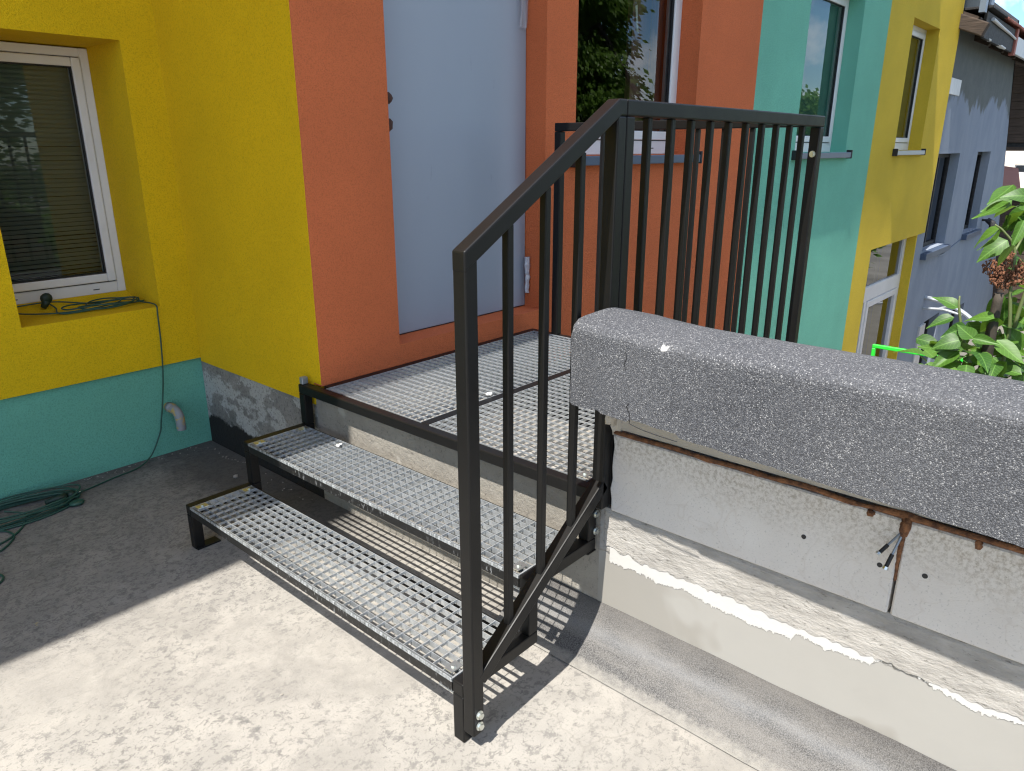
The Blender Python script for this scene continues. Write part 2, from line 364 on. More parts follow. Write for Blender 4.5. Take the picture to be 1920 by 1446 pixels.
def box(bm, x0, x1, y0, y1, z0, z1, bev=0.0, seg=1):
    t = bmesh.new()
    v = [t.verts.new((x, y, z)) for x in (x0, x1) for y in (y0, y1) for z in (z0, z1)]
    for f in ((0,1,3,2),(4,6,7,5),(0,4,5,1),(2,3,7,6),(0,2,6,4),(1,5,7,3)): t.faces.new([v[i] for i in f])
    bmesh.ops.recalc_face_normals(t, faces=t.faces)
    if bev: bmesh.ops.bevel(t, geom=list(t.edges), offset=bev, segments=seg, affect='EDGES', profile=.5)
    me = bpy.data.meshes.new("tmp"); t.to_mesh(me); t.free(); bm.from_mesh(me); bpy.data.meshes.remove(me)
def bx(name, mat, parent, *a, bev=0.0, seg=1):
    bm = bmesh.new(); box(bm, *a, bev=bev, seg=seg); return mesh_obj(name, bm, mat, parent)
def beam(bm, a, b, w, h, up=(0, 0, 1), bev=.003):
    """square tube between two points; w across, h along the up direction"""
    a, b = Vector(a), Vector(b); d = (b-a); L = d.length; d.normalize()
    s = Vector(up).cross(d).normalized(); u = d.cross(s)
    t = bmesh.new(); box(t, 0, L, -w/2, w/2, -h/2, h/2, bev=bev, seg=2)
    Mx = Matrix((d, s, u)).transposed().to_4x4(); Mx.translation = a
    bmesh.ops.transform(t, matrix=Mx, verts=t.verts)
    me = bpy.data.meshes.new("tmp"); t.to_mesh(me); t.free(); bm.from_mesh(me); bpy.data.meshes.remove(me)
def prism(bm, poly, y0, y1, bev):
    t = bmesh.new(); a = [t.verts.new((x, y0, z)) for x, z in poly]; b = [t.verts.new((x, y1, z)) for x, z in poly]; n = len(poly)
    t.faces.new(a); t.faces.new(b[::-1])
    for i in range(n): t.faces.new((a[i], b[i], b[(i+1) % n], a[(i+1) % n]))
    bmesh.ops.recalc_face_normals(t, faces=t.faces)
    if bev: bmesh.ops.bevel(t, geom=[e for e in t.edges if e.calc_face_angle() > .3], offset=bev, segments=2, affect='EDGES', profile=.5)
    me = bpy.data.meshes.new("tmp"); t.to_mesh(me); t.free(); bm.from_mesh(me); bpy.data.meshes.remove(me)
def tube(bm, pts, r, sides=8, r2=None, caps=True):
    pts = [Vector(p) for p in pts]; n = len(pts); rings = []
    ref = None
    for i, p in enumerate(pts):
        d = (pts[min(i+1, n-1)]-pts[max(i-1, 0)]).normalized()
        if ref is None: ref = d.orthogonal().normalized()
        ref = (ref - d*ref.dot(d)).normalized(); q = d.cross(ref)
        rr = r if r2 is None else r+(r2-r)*i/(n-1)
        rings.append([bm.verts.new(p+(ref*math.cos(2*math.pi*k/sides)+q*math.sin(2*math.pi*k/sides))*rr) for k in range(sides)])
    for i in range(n-1):
        for k in range(sides): bm.faces.new((rings[i][k], rings[i][(k+1) % sides], rings[i+1][(k+1) % sides], rings[i+1][k]))
    if caps:
        bm.faces.new(rings[0][::-1]); bm.faces.new(rings[-1])
def spline(pts, n=8):
    pts = [Vector(p) for p in pts]; out = []
    P = [pts[0]*2-pts[1]]+pts+[pts[-1]*2-pts[-2]]
    for i in range(1, len(P)-2):
        a, b, c, d = P[i-1], P[i], P[i+1], P[i+2]
        for j in range(n):
            t = j/n; out.append(.5*((2*b)+(c-a)*t+(2*a-5*b+4*c-d)*t*t+(3*b-a-3*c+d)*t**3))
    out.append(pts[-1]); return out
def wall_grid(name, mat, parent, axis, u0, u1, z0, z1, front, depth, holes, label=None):
    """wall with rectangular openings and real reveals. axis 'x': runs along x, face towards -y; axis 'y': runs along y, face towards -x"""
    bm = bmesh.new(); back = front+depth
    us = sorted({u0, u1, *[h[0] for h in holes], *[h[1] for h in holes]}); us = [u for u in us if u0 <= u <= u1]
    zs = sorted({z0, z1, *[h[2] for h in holes], *[h[3] for h in holes]}); zs = [z for z in zs if z0 <= z <= z1]
    P = (lambda u, d, z: (u, d, z)) if axis == 'x' else (lambda u, d, z: (d, u, z))
    cache = {}
    def V(u, d, z):
        key = (round(u, 5), round(d, 5), round(z, 5))
        if key not in cache: cache[key] = bm.verts.new(P(u, d, z))
        return cache[key]
    def solid(i, j):
        if i < 0 or j < 0 or i >= len(us)-1 or j >= len(zs)-1: return False
        cu, cz = (us[i]+us[i+1])/2, (zs[j]+zs[j+1])/2
        return not any(h[0] < cu < h[1] and h[2] < cz < h[3] for h in holes)
    for i in range(len(us)-1):
        for j in range(len(zs)-1):
            if not solid(i, j): continue
            a, b, c, d = us[i], us[i+1], zs[j], zs[j+1]
            bm.faces.new((V(a, front, c), V(b, front, c), V(b, front, d), V(a, front, d)))
            bm.faces.new((V(a, back, c), V(a, back, d), V(b, back, d), V(b, back, c)))
            if not solid(i-1, j): bm.faces.new((V(a, front, c), V(a, front, d), V(a, back, d), V(a, back, c)))
            if not solid(i+1, j): bm.faces.new((V(b, front, c), V(b, back, c), V(b, back, d), V(b, front, d)))
            if not solid(i, j-1): bm.faces.new((V(a, front, c), V(a, back, c), V(b, back, c), V(b, front, c)))
            if not solid(i, j+1): bm.faces.new((V(a, front, d), V(b, front, d), V(b, back, d), V(a, back, d)))
    bmesh.ops.recalc_face_normals(bm, faces=bm.faces)
    o = mesh_obj(name, bm, mat, parent)
    if label: o['label'] = label
    return o
def blob(bm, c, r, sub=1, jit=.25, sc=(1, 1, 1)):
    t = bmesh.new(); bmesh.ops.create_icosphere(t, subdivisions=sub, radius=1)
    for v in t.verts:
        k = 1+random.uniform(-jit, jit); v.co = Vector((v.co.x*sc[0]*r*k+c[0], v.co.y*sc[1]*r*k+c[1], v.co.z*sc[2]*r*k+c[2]))
    me = bpy.data.meshes.new("tmp"); t.to_mesh(me); t.free(); bm.from_mesh(me); bpy.data.meshes.remove(me)

YF, YW, XR = 1.169, 2.267, 0.603
# ------------------------------------------------------------------ setting
bm = bmesh.new(); bmesh.ops.create_grid(bm, x_segments=2, y_segments=2, size=200)
o = mesh_obj("yard_ground", bm, M_YARD, loc=(0, 0, -2.25)); o['kind'] = 'structure'
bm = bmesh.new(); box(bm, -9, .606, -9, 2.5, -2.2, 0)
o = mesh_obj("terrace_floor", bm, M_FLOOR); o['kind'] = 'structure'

# ------------------------------------------------------------------ painted building
B = thing("painted_building", "rendered building painted in yellow, orange and teal blocks beside the steel stairs", "building", (XR, YF, 0))
B.location = (0, 0, 0)
WX0, WX1, WZ0, WZ1 = -.173, .433, .778, 1.990
wall_grid("wall", M_YEL, B, 'x', -9, XR+.02, .478, 4.6, YW, .45, [(WX0, WX1, WZ0, WZ1)], "yellow wall with the blind window")
wall_grid("plinth", M_TEAP, B, 'x', -9, XR+.010, -.02, .478, YW+.018, .40, [])
wall_grid("wall", M_YEL, B, 'y', YF+.001, YW, .458, 4.6, XR, .40, [(YF-1, 1.226, 0, .560)], "yellow return wall at the inner corner")
wall_grid("footing", M_FOOT, B, 'y', YF+.0555, YW+.4, -.02, .458, XR+.008, .40, [])
DX0, DX1, DZ0, DZ1 = 1.048, 2.117, .652, 2.85
w1 = (2.382, 3.745, 1.490, 2.92); w2 = (5.60, 6.935, 1.490, 2.92); w3 = (8.64, 9.82, 1.500, 2.915); d3 = (8.33, 10.38, -2.2, .370)
ora = wall_grid("wall", M_ORA, B, 'x', XR+.0015, 4.6745, -2.2, 4.6, YF, .42,
          [(DX0, DX1, DZ0, DZ1), w1, (XR, 2.02, -2.3, .553), (2.0, 3.2, -2.3, 0.30)], "orange wall with the grey door")
wall_grid("wall", M_TEA, B, 'x', 4.6745, 7.751, -2.2, 4.6, YF, .42, [w2], "teal wall")
wall_grid("wall", M_YELF, B, 'x', 7.751, 10.82, -2.2, 4.6, YF, .42, [w3, d3, (10.42, 10.9, -2.3, .370)], "far yellow wall with the glazed door")
wall_grid("footing", M_FOOT, B, 'x', XR+.45, 2.02, -2.2, .553, YF+.05, .36, [])
wall_grid("footing", M_FOOT, B, 'x', 2.021, 3.25, -2.2, .30, YF+.05, .36, [])  # dark wall base stands in for the shaded void beneath the landing
# unseen eave, its stepped edge shaped to put shade on terrace and facade
bm = bmesh.new()
edge = [(-9, .725), (-1.2, .725), (1.7, .723), (2.15, .86), (2.7, .922), (4.2, .928), (5.0, .922), (5.35, .921), (5.75, .928), (6.13, .937), (6.5, .928), (6.9, .922), (7.1, .77), (8.8, .77)]
zt = 4.5
bot = [bm.verts.new((x, y, zt)) for x, y in edge]; top = [bm.verts.new((x, y, zt+.12)) for x, y in edge]
bb = [bm.verts.new((x, 6.0, zt+.02)) for x, y in edge]; bt = [bm.verts.new((x, 6.0, zt+1.9)) for x, y in edge]
for i in range(len(edge)-1):
    bm.faces.new((bot[i], bot[i+1], top[i+1], top[i])); bm.faces.new((bot[i], bb[i], bb[i+1], bot[i+1])); bm.faces.new((top[i], top[i+1], bt[i+1], bt[i]))
bm.faces.new((bot[0], top[0], bt[0], bb[0])); bm.faces.new((bot[-1], bb[-1], bt[-1], top[-1]))
mesh_obj("roof", bm, M_TILE, B)

def add_window(x0, x1, z0, z1, y, fw, sw, sillmat=None, sill_over=.03, handle=False, room='dark', extra=None, glass=None, lower=.06, parent=B):
    """fixed frame (part) > sash, seal, pane, room, sill"""
    bm = bmesh.new(); d = .07
    box(bm, x0, x0+fw, y, y+d, z0, z1, .003); box(bm, x1-fw, x1, y, y+d, z0, z1, .003)
    box(bm, x0+fw, x1-fw, y+.001, y+d, z1-fw, z1, .003); box(bm, x0+fw, x1-fw, y+.001, y+d, z0, z0+lower, .003)
    f = mesh_obj("window", bm, M_PVC, parent)
    a, b, c, e = x0+fw+.004, x1-fw-.004, z0+lower+.006, z1-fw-.004
    ys = y-.012
    bm = bmesh.new(); box(bm, a, a+sw, ys, ys+.07, c, e, .005, 2); box(bm, b-sw, b, ys, ys+.07, c, e, .005, 2)
    box(bm, a+sw, b-sw, ys+.0015, ys+.07, e-sw, e, .005, 2); box(bm, a+sw, b-sw, ys+.0015, ys+.07, c, c+sw, .005, 2)
    mesh_obj("sash", bm, M_PVC, f)
    bm = bmesh.new(); t = .006; a2, b2, c2, e2 = a+sw, b-sw, c+sw, e-sw
    box(bm, a2, a2+t, ys+.010, ys+.03, c2, e2); box(bm, b2-t, b2, ys+.010, ys+.03, c2, e2)
    box(bm, a2+t, b2-t, ys+.010, ys+.03, e2-t, e2); box(bm, a2+t, b2-t, ys+.010, ys+.03, c2, c2+t)
    box(bm, a-.004, a, ys+.02, ys+.05, c, e); box(bm, b, b+.004, ys+.02, ys+.05, c, e); box(bm, a, b, ys+.02, ys+.05, e, e+.004); box(bm, a, b, ys+.02, ys+.05, c-.006, c)
    mesh_obj("seal", bm, M_SEAL, f)
    bm = bmesh.new(); vs = [bm.verts.new(p) for p in ((a2, ys+.026, c2), (b2, ys+.026, c2), (b2, ys+.026, e2), (a2, ys+.026, e2))]; bm.faces.new(vs)
    mesh_obj("pane", bm, glass or M_GLASS, f)
    bm = bmesh.new(); box(bm, x0-.25, x1+.25, y+d+.004, y+1.9, z0-.15, z1+.15)
    for fc in [q for q in bm.faces if abs(q.calc_center_median().y-(y+d+.004)) < .001]: bm.faces.remove(fc)
    mesh_obj("room", bm, M_ROOM, f)
    if sillmat:
        bm = bmesh.new(); zz = z0-.004
        box(bm, x0-.035, x1+.035, YF-.050, y+.01, zz-.052, zz, .004)
        s = mesh_obj("sill", bm, sillmat, f)
        bx("sill_cap", M_SEAL, f, x0-.055, x0-.0352, YF-.055, YF+.03, zz-.060, zz+.022, bev=.003); bx("sill_cap", M_SEAL, f, x1+.0352, x1+.055, YF-.055, YF+.03, zz-.060, zz+.022, bev=.003)
    return f, (a2, b2, c2, e2, ys)

# near window with venetian blind, deep reveal
fW, (a2, b2, c2, e2, ys) = add_window(WX0, WX1, WZ0+.034, WZ1-.006, YW+.385, .040, .040, lower=.055)
bmv = bmesh.new(); L = b2-a2+.05
for i in range(5):
    t = (i-2)/2; v0 = bmv.verts.new((0, t*.0125, -t*.0105-.0035*(1-t*t)*-1)); v1 = bmv.verts.new((L, t*.0125, -t*.0105+.0035*(1-t*t)))
    if i: bmv.faces.new((pv[0], pv[1], v1, v0))
    pv = (v0, v1)
slat0 = None; zc = e2-.012; i = 0
while zc > c2-.01:
    loc = (a2-.025, ys+.090, zc+random.uniform(-.0008, .0008)); rot = (random.uniform(-.05, .05), 0, random.uniform(-.002, .002))
    if slat0 is None: slat0 = mesh_obj("slat", bmv, M_SLAT, fW, loc=loc); slat0.rotation_euler = rot
    else: inst(slat0, fW, loc, rot)
    zc -= .0213
bx("slot", M_SEAL, fW, WX0+.075, WX0+.105, YW+.3838, YW+.386, WZ0+.056, WZ0+.0605)
bx("slot", M_SEAL, fW, WX1-.16, WX1-.13, YW+.3838, YW+.386, WZ0+.056, WZ0+.0605)
bm = bmesh.new(); q = [(YW+.30, WZ0-.001), (YW+.30, WZ0+.002), (YW+.384, WZ0+.035), (YW+.452, WZ0+.035), (YW+.452, WZ0-.001)]
A_ = [bm.verts.new((WX0+.0005, *p)) for p in q]; B_ = [bm.verts.new((WX1-.0005, *p)) for p in q]
bm.faces.new(A_); bm.faces.new(B_[::-1])
for i in range(5): bm.faces.new((A_[i], B_[i], B_[(i+1) % 5], A_[(i+1) % 5]))
bmesh.ops.recalc_face_normals(bm, faces=bm.faces); mesh_obj("inner_sill", bm, M_YEL, B)

# facade windows
f1, (a2, b2, c2, e2, ys) = add_window(*w1, YF+.150, .050, .055, M_SILL, lower=.085)
bx("board", M_BRN, f1, b2-.20, b2+.02, ys+.20, ys+.24, c2-.05, e2+.1)
bx("board", M_BRN, f1, b2-.055, b2+.02, ys+.10, ys+.14, c2-.05, e2+.1)
bm = bmesh.new(); vs = [bm.verts.new(p) for p in ((b2-.15, ys+.197, 2.27), (b2-.125, ys+.197, 2.26), (b2-.155, ys+.197, 2.43), (b2-.180, ys+.197, 2.42))]; bm.faces.new(vs)
mesh_obj("paper_note", bm, M_PAPER, f1)
bx("handle", M_PVC, f1, b2-.13, b2-.115, ys+.185, ys+.199, 1.93, 1.95, bev=.003)
bx("slot", M_SEAL, f1, w1[1]-.30, w1[1]-.27, YF+.1488, YF+.151, w1[2]+.035, w1[2]+.041)
f2, (a2, b2, c2, e2, ys) = add_window(*w2, YF+.150, .050, .055, M_SILL, lower=.085, glass=M_GLASS)
bx("blind", M_GBLIND, f2, a2-.03, b2+.03, ys+.085, ys+.09, c2-.02, e2+.05)
f3, (a2, b2, c2, e2, ys) = add_window(*w3, YF+.150, .055, .055, M_SILL2, lower=.085)
bx("blind", M_OBLIND, f3, a2-.03, b2+.03, ys+.085, ys+.09, c2-.02, e2+.05)
# glazed door below the far yellow wall
x0, x1, z0, z1 = d3; y = YF+.12; bm = bmesh.new()
for q in ((x0, x0+.07, z0, z1), (x1-.10, x1, z0, z1), (x0+.07, x1-.10, z1-.05, z1), (x0+.07, x1-.10, -.36, -.17)): box(bm, q[0], q[1], y, y+.07, q[2], q[3], .004)
box(bm, x0+.50, x0+.58, y+.001, y+.07, z0, -.36, .004)
gd = mesh_obj("glazed_door", bm, M_PVC, B)
bm = bmesh.new(); box(bm, x0+.58, x0+.66, y-.012, y+.05, z0, -.365, .004); box(bm, x1-.18, x1-.105, y-.012, y+.05, z0, -.365, .004); box(bm, x0+.66, x1-.18, y-.011, y+.05, -.45, -.365, .004)
mesh_obj("sash", bm, M_PVC, gd)
for q in ((x0+.07, x1-.10, -.17, z1-.05), (x0+.66, x1-.18, z0, -.45), (x0+.07, x0+.50, z0, -.36)):
    bm = bmesh.new(); bm.faces.new([bm.verts.new(p) for p in ((q[0], y+.03, q[2]), (q[1], y+.03, q[2]), (q[1], y+.03, q[3]), (q[0], y+.03, q[3]))]); mesh_obj("pane", bm, M_GLASSD, gd)
bm = bmesh.new(); box(bm, x0-.3, x1+.2, y+.08, y+2.5, z0, z1+.2)
for fc in [q for q in bm.faces if abs(q.calc_center_median().y-(y+.08)) < .001]: bm.faces.remove(fc)
mesh_obj("room", bm, M_ROOM, gd)

# flush grey-blue door
dy = YF+.135
dr = bx("door", M_DOOR, B, DX0+.004, DX1-.006, dy, dy+.05, DZ0+.006, DZ1-.004, bev=.002)
bx("seal", M_SEAL, dr, DX1-.006, DX1+.0005, dy+.006, dy+.04, DZ0+.001, DZ1); bx("seal", M_SEAL, dr, DX0, DX1, dy+.006, dy+.04, DZ0+.0005, DZ0+.006)
for zc, h in ((1.735, .050), (1.625, .058)):
    bm = bmesh.new(); blob(bm, (DX0+.022, YF+.030, zc), 1, 2, .16, (.026, .012, h/2)); mesh_obj("hinge", bm, M_RUST, dr)

# ------------------------------------------------------------------ parapet wall
PW = thing("parapet_wall", "low parapet of pale aerated concrete blocks under a thick grey stone-chip coping", "parapet wall")
XP = .606
bm = bmesh.new(); box(bm, XP, 1.056, -9, -.29, -2.2, .484)
bmesh.ops.subdivide_edges(bm, edges=[e for e in bm.edges], cuts=1)
lw = mesh_obj("lower_wall", bm, M_LOW, PW)
bx("lower_wall", M_RAW, PW, XP+.001, 1.056, -.2898, YF+.055, -2.2, .505)
def roughband():
    k = N("rough_mortar_band")
    c = k.mix(k.ramp(k.noise(9, 7, .7, k.mapped((1, 1, 3))), (.35, 0), (.68, 1)), (.36, .34, .31), (.52, .495, .455))
    c = k.mix(k.ramp(k.noise(55, 5, .75, k.mapped((1, .5, 1.6))), (.585, 0), (.66, .75)), c, (.13, .125, .11))
    k.set(c, .9, 0, .2); k.bump(k.noise(30, 7, .75, k.mapped((1, .6, 1.6))), .9, .016); return k.m
M_BAND = roughband()
k = N("old_white_paint"); k.set(k.mix(k.noise(14, 5, .65), (.50, .485, .455), (.57, .555, .52)), .8); k.bump(k.noise(40, 5, .7), .25, .004); M_WPAINT = k.m
# rough strip standing proud below the blocks
bm = bmesh.new(); prev = None; n = 420
for i in range(n+1):
    yy = -.31-(3.6*i/n); zb = .343+.014*noise.noise((yy*5, 3, 1))+.012*noise.noise((yy*31, 1, 5))+.010*noise.noise((yy*90, 6, 5)); px = XP-.0030-.0016*noise.noise((yy*9, 7, 2))
    cur = [bm.verts.new((XP+.001, yy, zb)), bm.verts.new((px, yy, zb+.004+.004*noise.noise((yy*40, 0, 0)))), bm.verts.new((px-.002, yy, .47+.005*noise.noise((yy*14, 0, 9)))), bm.verts.new((XP+.001, yy, .4835))]
    if prev:
        for j in range(3): bm.faces.new((prev[j], prev[j+1], cur[j+1], cur[j]))
    prev = cur
mesh_obj("mortar_band", bm, M_BAND, PW)
tab = [(-.33, .050), (-.42, .042), (-.5, .052), (-.58, .036), (-.68, .050), (-.80, .056), (-.905, .044), (-.915, .026), (-1.0, .032), (-1.09, .026), (-1.125, .0), (-1.19, .0), (-1.22, .010), (-1.31, .030), (-1.42, .018), (-1.6, .030), (-1.8, .012), (-2.0, .03), (-4, .02)]
def thick(y):
    for (a, ta), (b, tb) in zip(tab, tab[1:]):
        if b <= y <= a: return ta+(tb-ta)*(a-y)/(a-b)
    return 0
bm = bmesh.new(); prev = None
for i in range(760):
    yy = -.308-i*.0022; th = thick(yy)
    drip = max(0, noise.noise((yy*45, 3, 3)))*.016+max(0, noise.noise((yy*150, 1, 8)))*.013+.008*noise.noise((yy*330, 4, 8))
    zb = .352-th-(drip+.006*noise.noise((yy*14, 9, 1)) if th > .002 else -.02)
    cur = [bm.verts.new((XP-.0016, yy, .356)), bm.verts.new((XP-.0016, yy, min(zb, .355)))] if th > .002 else None
    if prev and cur: bm.faces.new((prev[0], prev[1], cur[1], cur[0]))
    prev = cur
mesh_obj("paint_patch", bm, M_WPAINT, PW)
# felt fillet between floor and wall (rises from the floor to 14 cm)
bm = bmesh.new(); prev = None; n = 60
for i in range(n+1):
    yy = .02-(6.0*i/n); w = .006*noise.noise((yy*4, 0, 2))
    cur = [bm.verts.new((.438+w, yy, .0045)), bm.verts.new((.475+w, yy, .010)), bm.verts.new((.540, yy, .058)), bm.verts.new((.588, yy, .115)), bm.verts.new((XP-.004, yy, .143+w)), bm.verts.new((XP+.002, yy, .143+w))]
    if prev:
        for j in range(5): bm.faces.new((prev[j], cur[j], cur[j+1], prev[j+1]))
    prev = cur
bmesh.ops.recalc_face_normals(bm, faces=bm.faces)
ff = mesh_obj("felt_fillet", bm, M_FELT, PW, smooth=True)
# aerated concrete blocks
xb = XP-.016
ys = [(-.332, -1.114), (-1.121, -1.74), (-1.747, -2.36), (-2.367, -3.0)]
for i, (ya, yb) in enumerate(ys):
    bm = bmesh.new(); box(bm, xb, 1.02, yb, ya, .4868, .7345, .004, 1)
    if i == 0:   # chipped near end
        bmesh.ops.subdivide_edges(bm, edges=[e for e in bm.edges if e.calc_length() > .2], cuts=6, use_grid_fill=True)
        for v in bm.verts:
            if v.co.y > -.345: v.co.y += .010*noise.noise((v.co.z*35, v.co.x*20, 1)); v.co.x += .005*noise.noise((v.co.z*30, 4, v.co.y*9)) if v.co.x < xb+.02 else 0
    ob = mesh_obj("aerated_block", bm, M_AAC, PW)
    bxh = [(-.904, .613), (-1.082, .606)] if i == 0 else [(-1.176, .616)] if i == 1 else []
    for hy, hz in bxh:
        bm = bmesh.new(); tube(bm, [(xb-.0008, hy, hz), (xb+.012, hy, hz)], .0062, 10); mesh_obj("drill_hole", bm, M_SEAL, ob)
# board course over the foam joint, foam bead
bm = bmesh.new(); box(bm, xb+.008, .93, -3.0, -.338, .752, .97)
bmesh.ops.subdivide_edges(bm, edges=[e for e in bm.edges if abs(e.verts[0].co.y-e.verts[1].co.y) > 1], cuts=40)
mesh_obj("board_course", bm, M_BOARD, PW)
bm = bmesh.new(); blob(bm, (xb+.01, -.336, .765), 1, 2, .3, (.02, .018, .035)); blob(bm, (xb-.02, -.340, .80), 1, 2, .3, (.03, .012, .03)); mesh_obj("mortar_lump", bm, M_BOARD, PW)
pts = [(xb+.004+.003*noise.noise((t*30, 1, 2)), -.334-t*2.66, .7425+.004*noise.noise((t*22, 5, 1))) for t in [i/160 for i in range(161)]]
bm = bmesh.new(); n = len(pts); rings = []
for i, p in enumerate(pts):
    rr = .0060+.0028*noise.noise((i*.37, 2, 2)); ex = 1.25 if abs(p[1]+1.13) < .06 else 1
    rings.append([bm.verts.new((p[0]+math.cos(a)*rr*.9*ex, p[1], p[2]+math.sin(a)*rr*1.15*ex)) for a in [k*math.pi/4 for k in range(8)]])
for i in range(n-1):
    for q in range(8): bm.faces.new((rings[i][q], rings[i][(q+1) % 8], rings[i+1][(q+1) % 8], rings[i+1][q]))
fj = mesh_obj("foam_joint", bm, M_PU, PW, smooth=True)
pts = [(xb+.005, -1.1175+.0012*noise.noise((i*.6, 3, 3)), .735-i*.0045) for i in range(36)]
bm = bmesh.new(); tube(bm, pts, .0095, 7, .0030); 
for v in bm.verts: v.co += Vector((noise.noise(v.co*90)*.003, noise.noise(v.co*70)*.003, 0))
mesh_obj("foam_seam", bm, M_PU, PW, smooth=True)
bm = bmesh.new(); blob(bm, (xb+.001, -1.120, .722), 1, 2, .25, (.012, .012, .026)); mesh_obj("foam_blob", bm, M_PU, PW, smooth=True)
bm = bmesh.new(); blob(bm, (xb+.001, -1.045, .728), 1, 2, .25, (.006, .010, .010)); mesh_obj("foam_blob", bm, M_PU, PW, smooth=True)
bm = bmesh.new(); blob(bm, (xb+.001, -1.262, .727), 1, 2, .25, (.005, .008, .012)); mesh_obj("foam_blob", bm, M_PU, PW, smooth=True)
# two long anchor screws poking from the joint
for tip in ((.545, -1.083, .655), (.548, -1.102, .622)):
    a = Vector((xb+.01, -1.118, .708)); b = Vector(tip); d = (b-a)
    bm = bmesh.new(); tube(bm, [a, a+d*.70], .0030, 8); s = mesh_obj("anchor_screw", bm, M_SILL2, PW)
    bm = bmesh.new(); tube(bm, [a+d*.62, a+d*.93], .0046, 8); mesh_obj("sleeve", bm, M_SEAL, s)
    bm = bmesh.new(); tube(bm, [a+d*.93, a+d*.95, a+d], .0068, 8); mesh_obj("head", bm, M_BOLT, s)
# coping: stone-chip plaster hood with a broken lower edge
prof = [(.985, .80), (.985, .98), (.965, 1.0), (.80, 1.04), (.62, 1.088), (.565, 1.101), (.53, 1.105), (.49, 1.1045), (.43, 1.1010), (.396, 1.0985), (.3855, 1.0960), (.3765, 1.0905), (.3710, 1.0825), (.3692, 1.074), (.369, 1.060), (.369, .97), (.369, .91)]
bm = bmesh.new(); prev = None; n = 220; first = None
for i in range(n+1):
    s = i/n; yy = -.335-2.75*s
    zb = .889-.034*min(1.2, s*2.75/1.0)*1.0+.0022*noise.noise((yy*21, 0, 0))+.0022*noise.noise((yy*80, 0, 3))
    if -.52 > yy > -.655: zb += .008
    if -.40 > yy > -.43: zb += .006
    jit = [Vector((.0009*noise.noise((p[0]*30, yy*16, p[1]*30)), 0, .0009*noise.noise((p[0]*20+9, yy*13, p[1]*20)))) for p in prof]
    ring = [bm.verts.new(Vector((p[0], yy, p[1]))+j) for p, j in zip([(p[0], p[1]+(.016*math.exp(-s*2.75/.12) if p[1] > 1.03 else 0)) for p in prof], jit)]
    ring += [bm.verts.new((.369, yy, zb+.006)), bm.verts.new((.369, yy, zb)), bm.verts.new((.377, yy, zb-.001)), bm.verts.new((.385, yy, zb+.012)), bm.verts.new((.60, yy, .90))]
    if i == 0: 
        first = ring
        for v in ring: v.co.y += .004*noise.noise(v.co*40)
    if prev:
        m = len(ring)
        for j in range(m): bm.faces.new((prev[j], prev[(j+1) % m], ring[(j+1) % m], ring[j]))
    prev = ring
bm.faces.new(first[::-1]); bm.faces.new(prev)
ed = [e for e in bm.edges if e.verts[0] in first and e.verts[1] in first]
bmesh.ops.bevel(bm, geom=ed, offset=.007, segments=2, affect='EDGES', profile=.5)
bmesh.ops.recalc_face_normals(bm, faces=bm.faces)
cp = mesh_obj("coping", bm, M_CHIP, PW)
# hairline cracks in the coping skin
for a in ([(-.500, 1.062), (-.503, 1.045), (-.498, 1.030), (-.501, 1.015)], [(-.516, .932), (-.509, .922), (-.517, .912), (-.522, .896), (-.520, .880), (-.56, .873), (-.60, .870), (-.655, .868)]):
    bm = bmesh.new(); tube(bm, [(.3692, q[0], q[1]) for q in a], .0014, 5); mesh_obj("crack", bm, M_SEAL, cp)

# ------------------------------------------------------------------ steel staircase
ST = thing("steel_staircase", "black steel stairs with galvanized grating treads, landing and bar railings", "staircase", (0, 0, 0))
yL, yR, T = 1.267, -.285, .040
H1, H2, H3 = .190, .376, .557; X2, X3, XE = .270, .551, 2.015
BV = .004
bar_y = {}; bar_x = {}
def grating(parent, x0, x1, y0, y1, z, px, py, ph):
    """bearing bars along y, cross bars along x, as sub-parts sharing mesh data"""
    L = round(y1-y0, 4); Lx = round(x1-x0, 4)
    nx = int(round((x1-x0)/px)); ny = int(round((y1-y0)/py))
    for i in range(nx+1):
        xx = x0+(x1-x0)*i/nx
        if L not in bar_y:
            bm = bmesh.new(); box(bm, -.0010, .0010, 0, L, -.019, 0); bar_y[L] = mesh_obj("bearing_bar", bm, M_GALV, parent, loc=(xx, y0, z))
        else: inst(bar_y[L], parent, (xx, y0, z))
    for j in range(ny+1):
        yy = y0+(y1-y0)*j/ny+random.uniform(-.0006, .0006); key = (Lx, ph)
        if key not in bar_x:
            bm = bmesh.new(); box(bm, 0, Lx, -.0014, .0014, -.008, .0008); bar_x[key] = mesh_obj("cross_bar", bm, M_GALV, parent, loc=(x0, yy, z))
        else: inst(bar_x[key], parent, (x0, yy, z))
def grating_x(parent, x0, x1, y0, y1, z, px, py):
    nx = int(round((x1-x0)/px)); ny = int(round((y1-y0)/py)); Lx, Ly = round(x1-x0, 4), round(y1-y0, 4)
    for j in range(ny+1):
        yy = y0+(y1-y0)*j/ny; key = ('x', Lx)
        if key not in bar_x:
            bm = bmesh.new(); box(bm, 0, Lx, -.0011, .0011, -.012, 0); bar_x[key] = mesh_obj("bearing_bar", bm, M_GALV, parent, loc=(x0, yy, z))
        else: inst(bar_x[key], parent, (x0, yy, z))
    for i in range(nx+1):
        xx = x0+(x1-x0)*i/nx+random.uniform(-.0006, .0006); key = ('y', Ly)
        if key not in bar_y:
            bm = bmesh.new(); box(bm, -.0014, .0014, 0, Ly, -.006, .0008); bar_y[key] = mesh_obj("cross_bar", bm, M_GALV, parent, loc=(xx, y0, z))
        else: inst(bar_y[key], parent, (xx, y0, z))
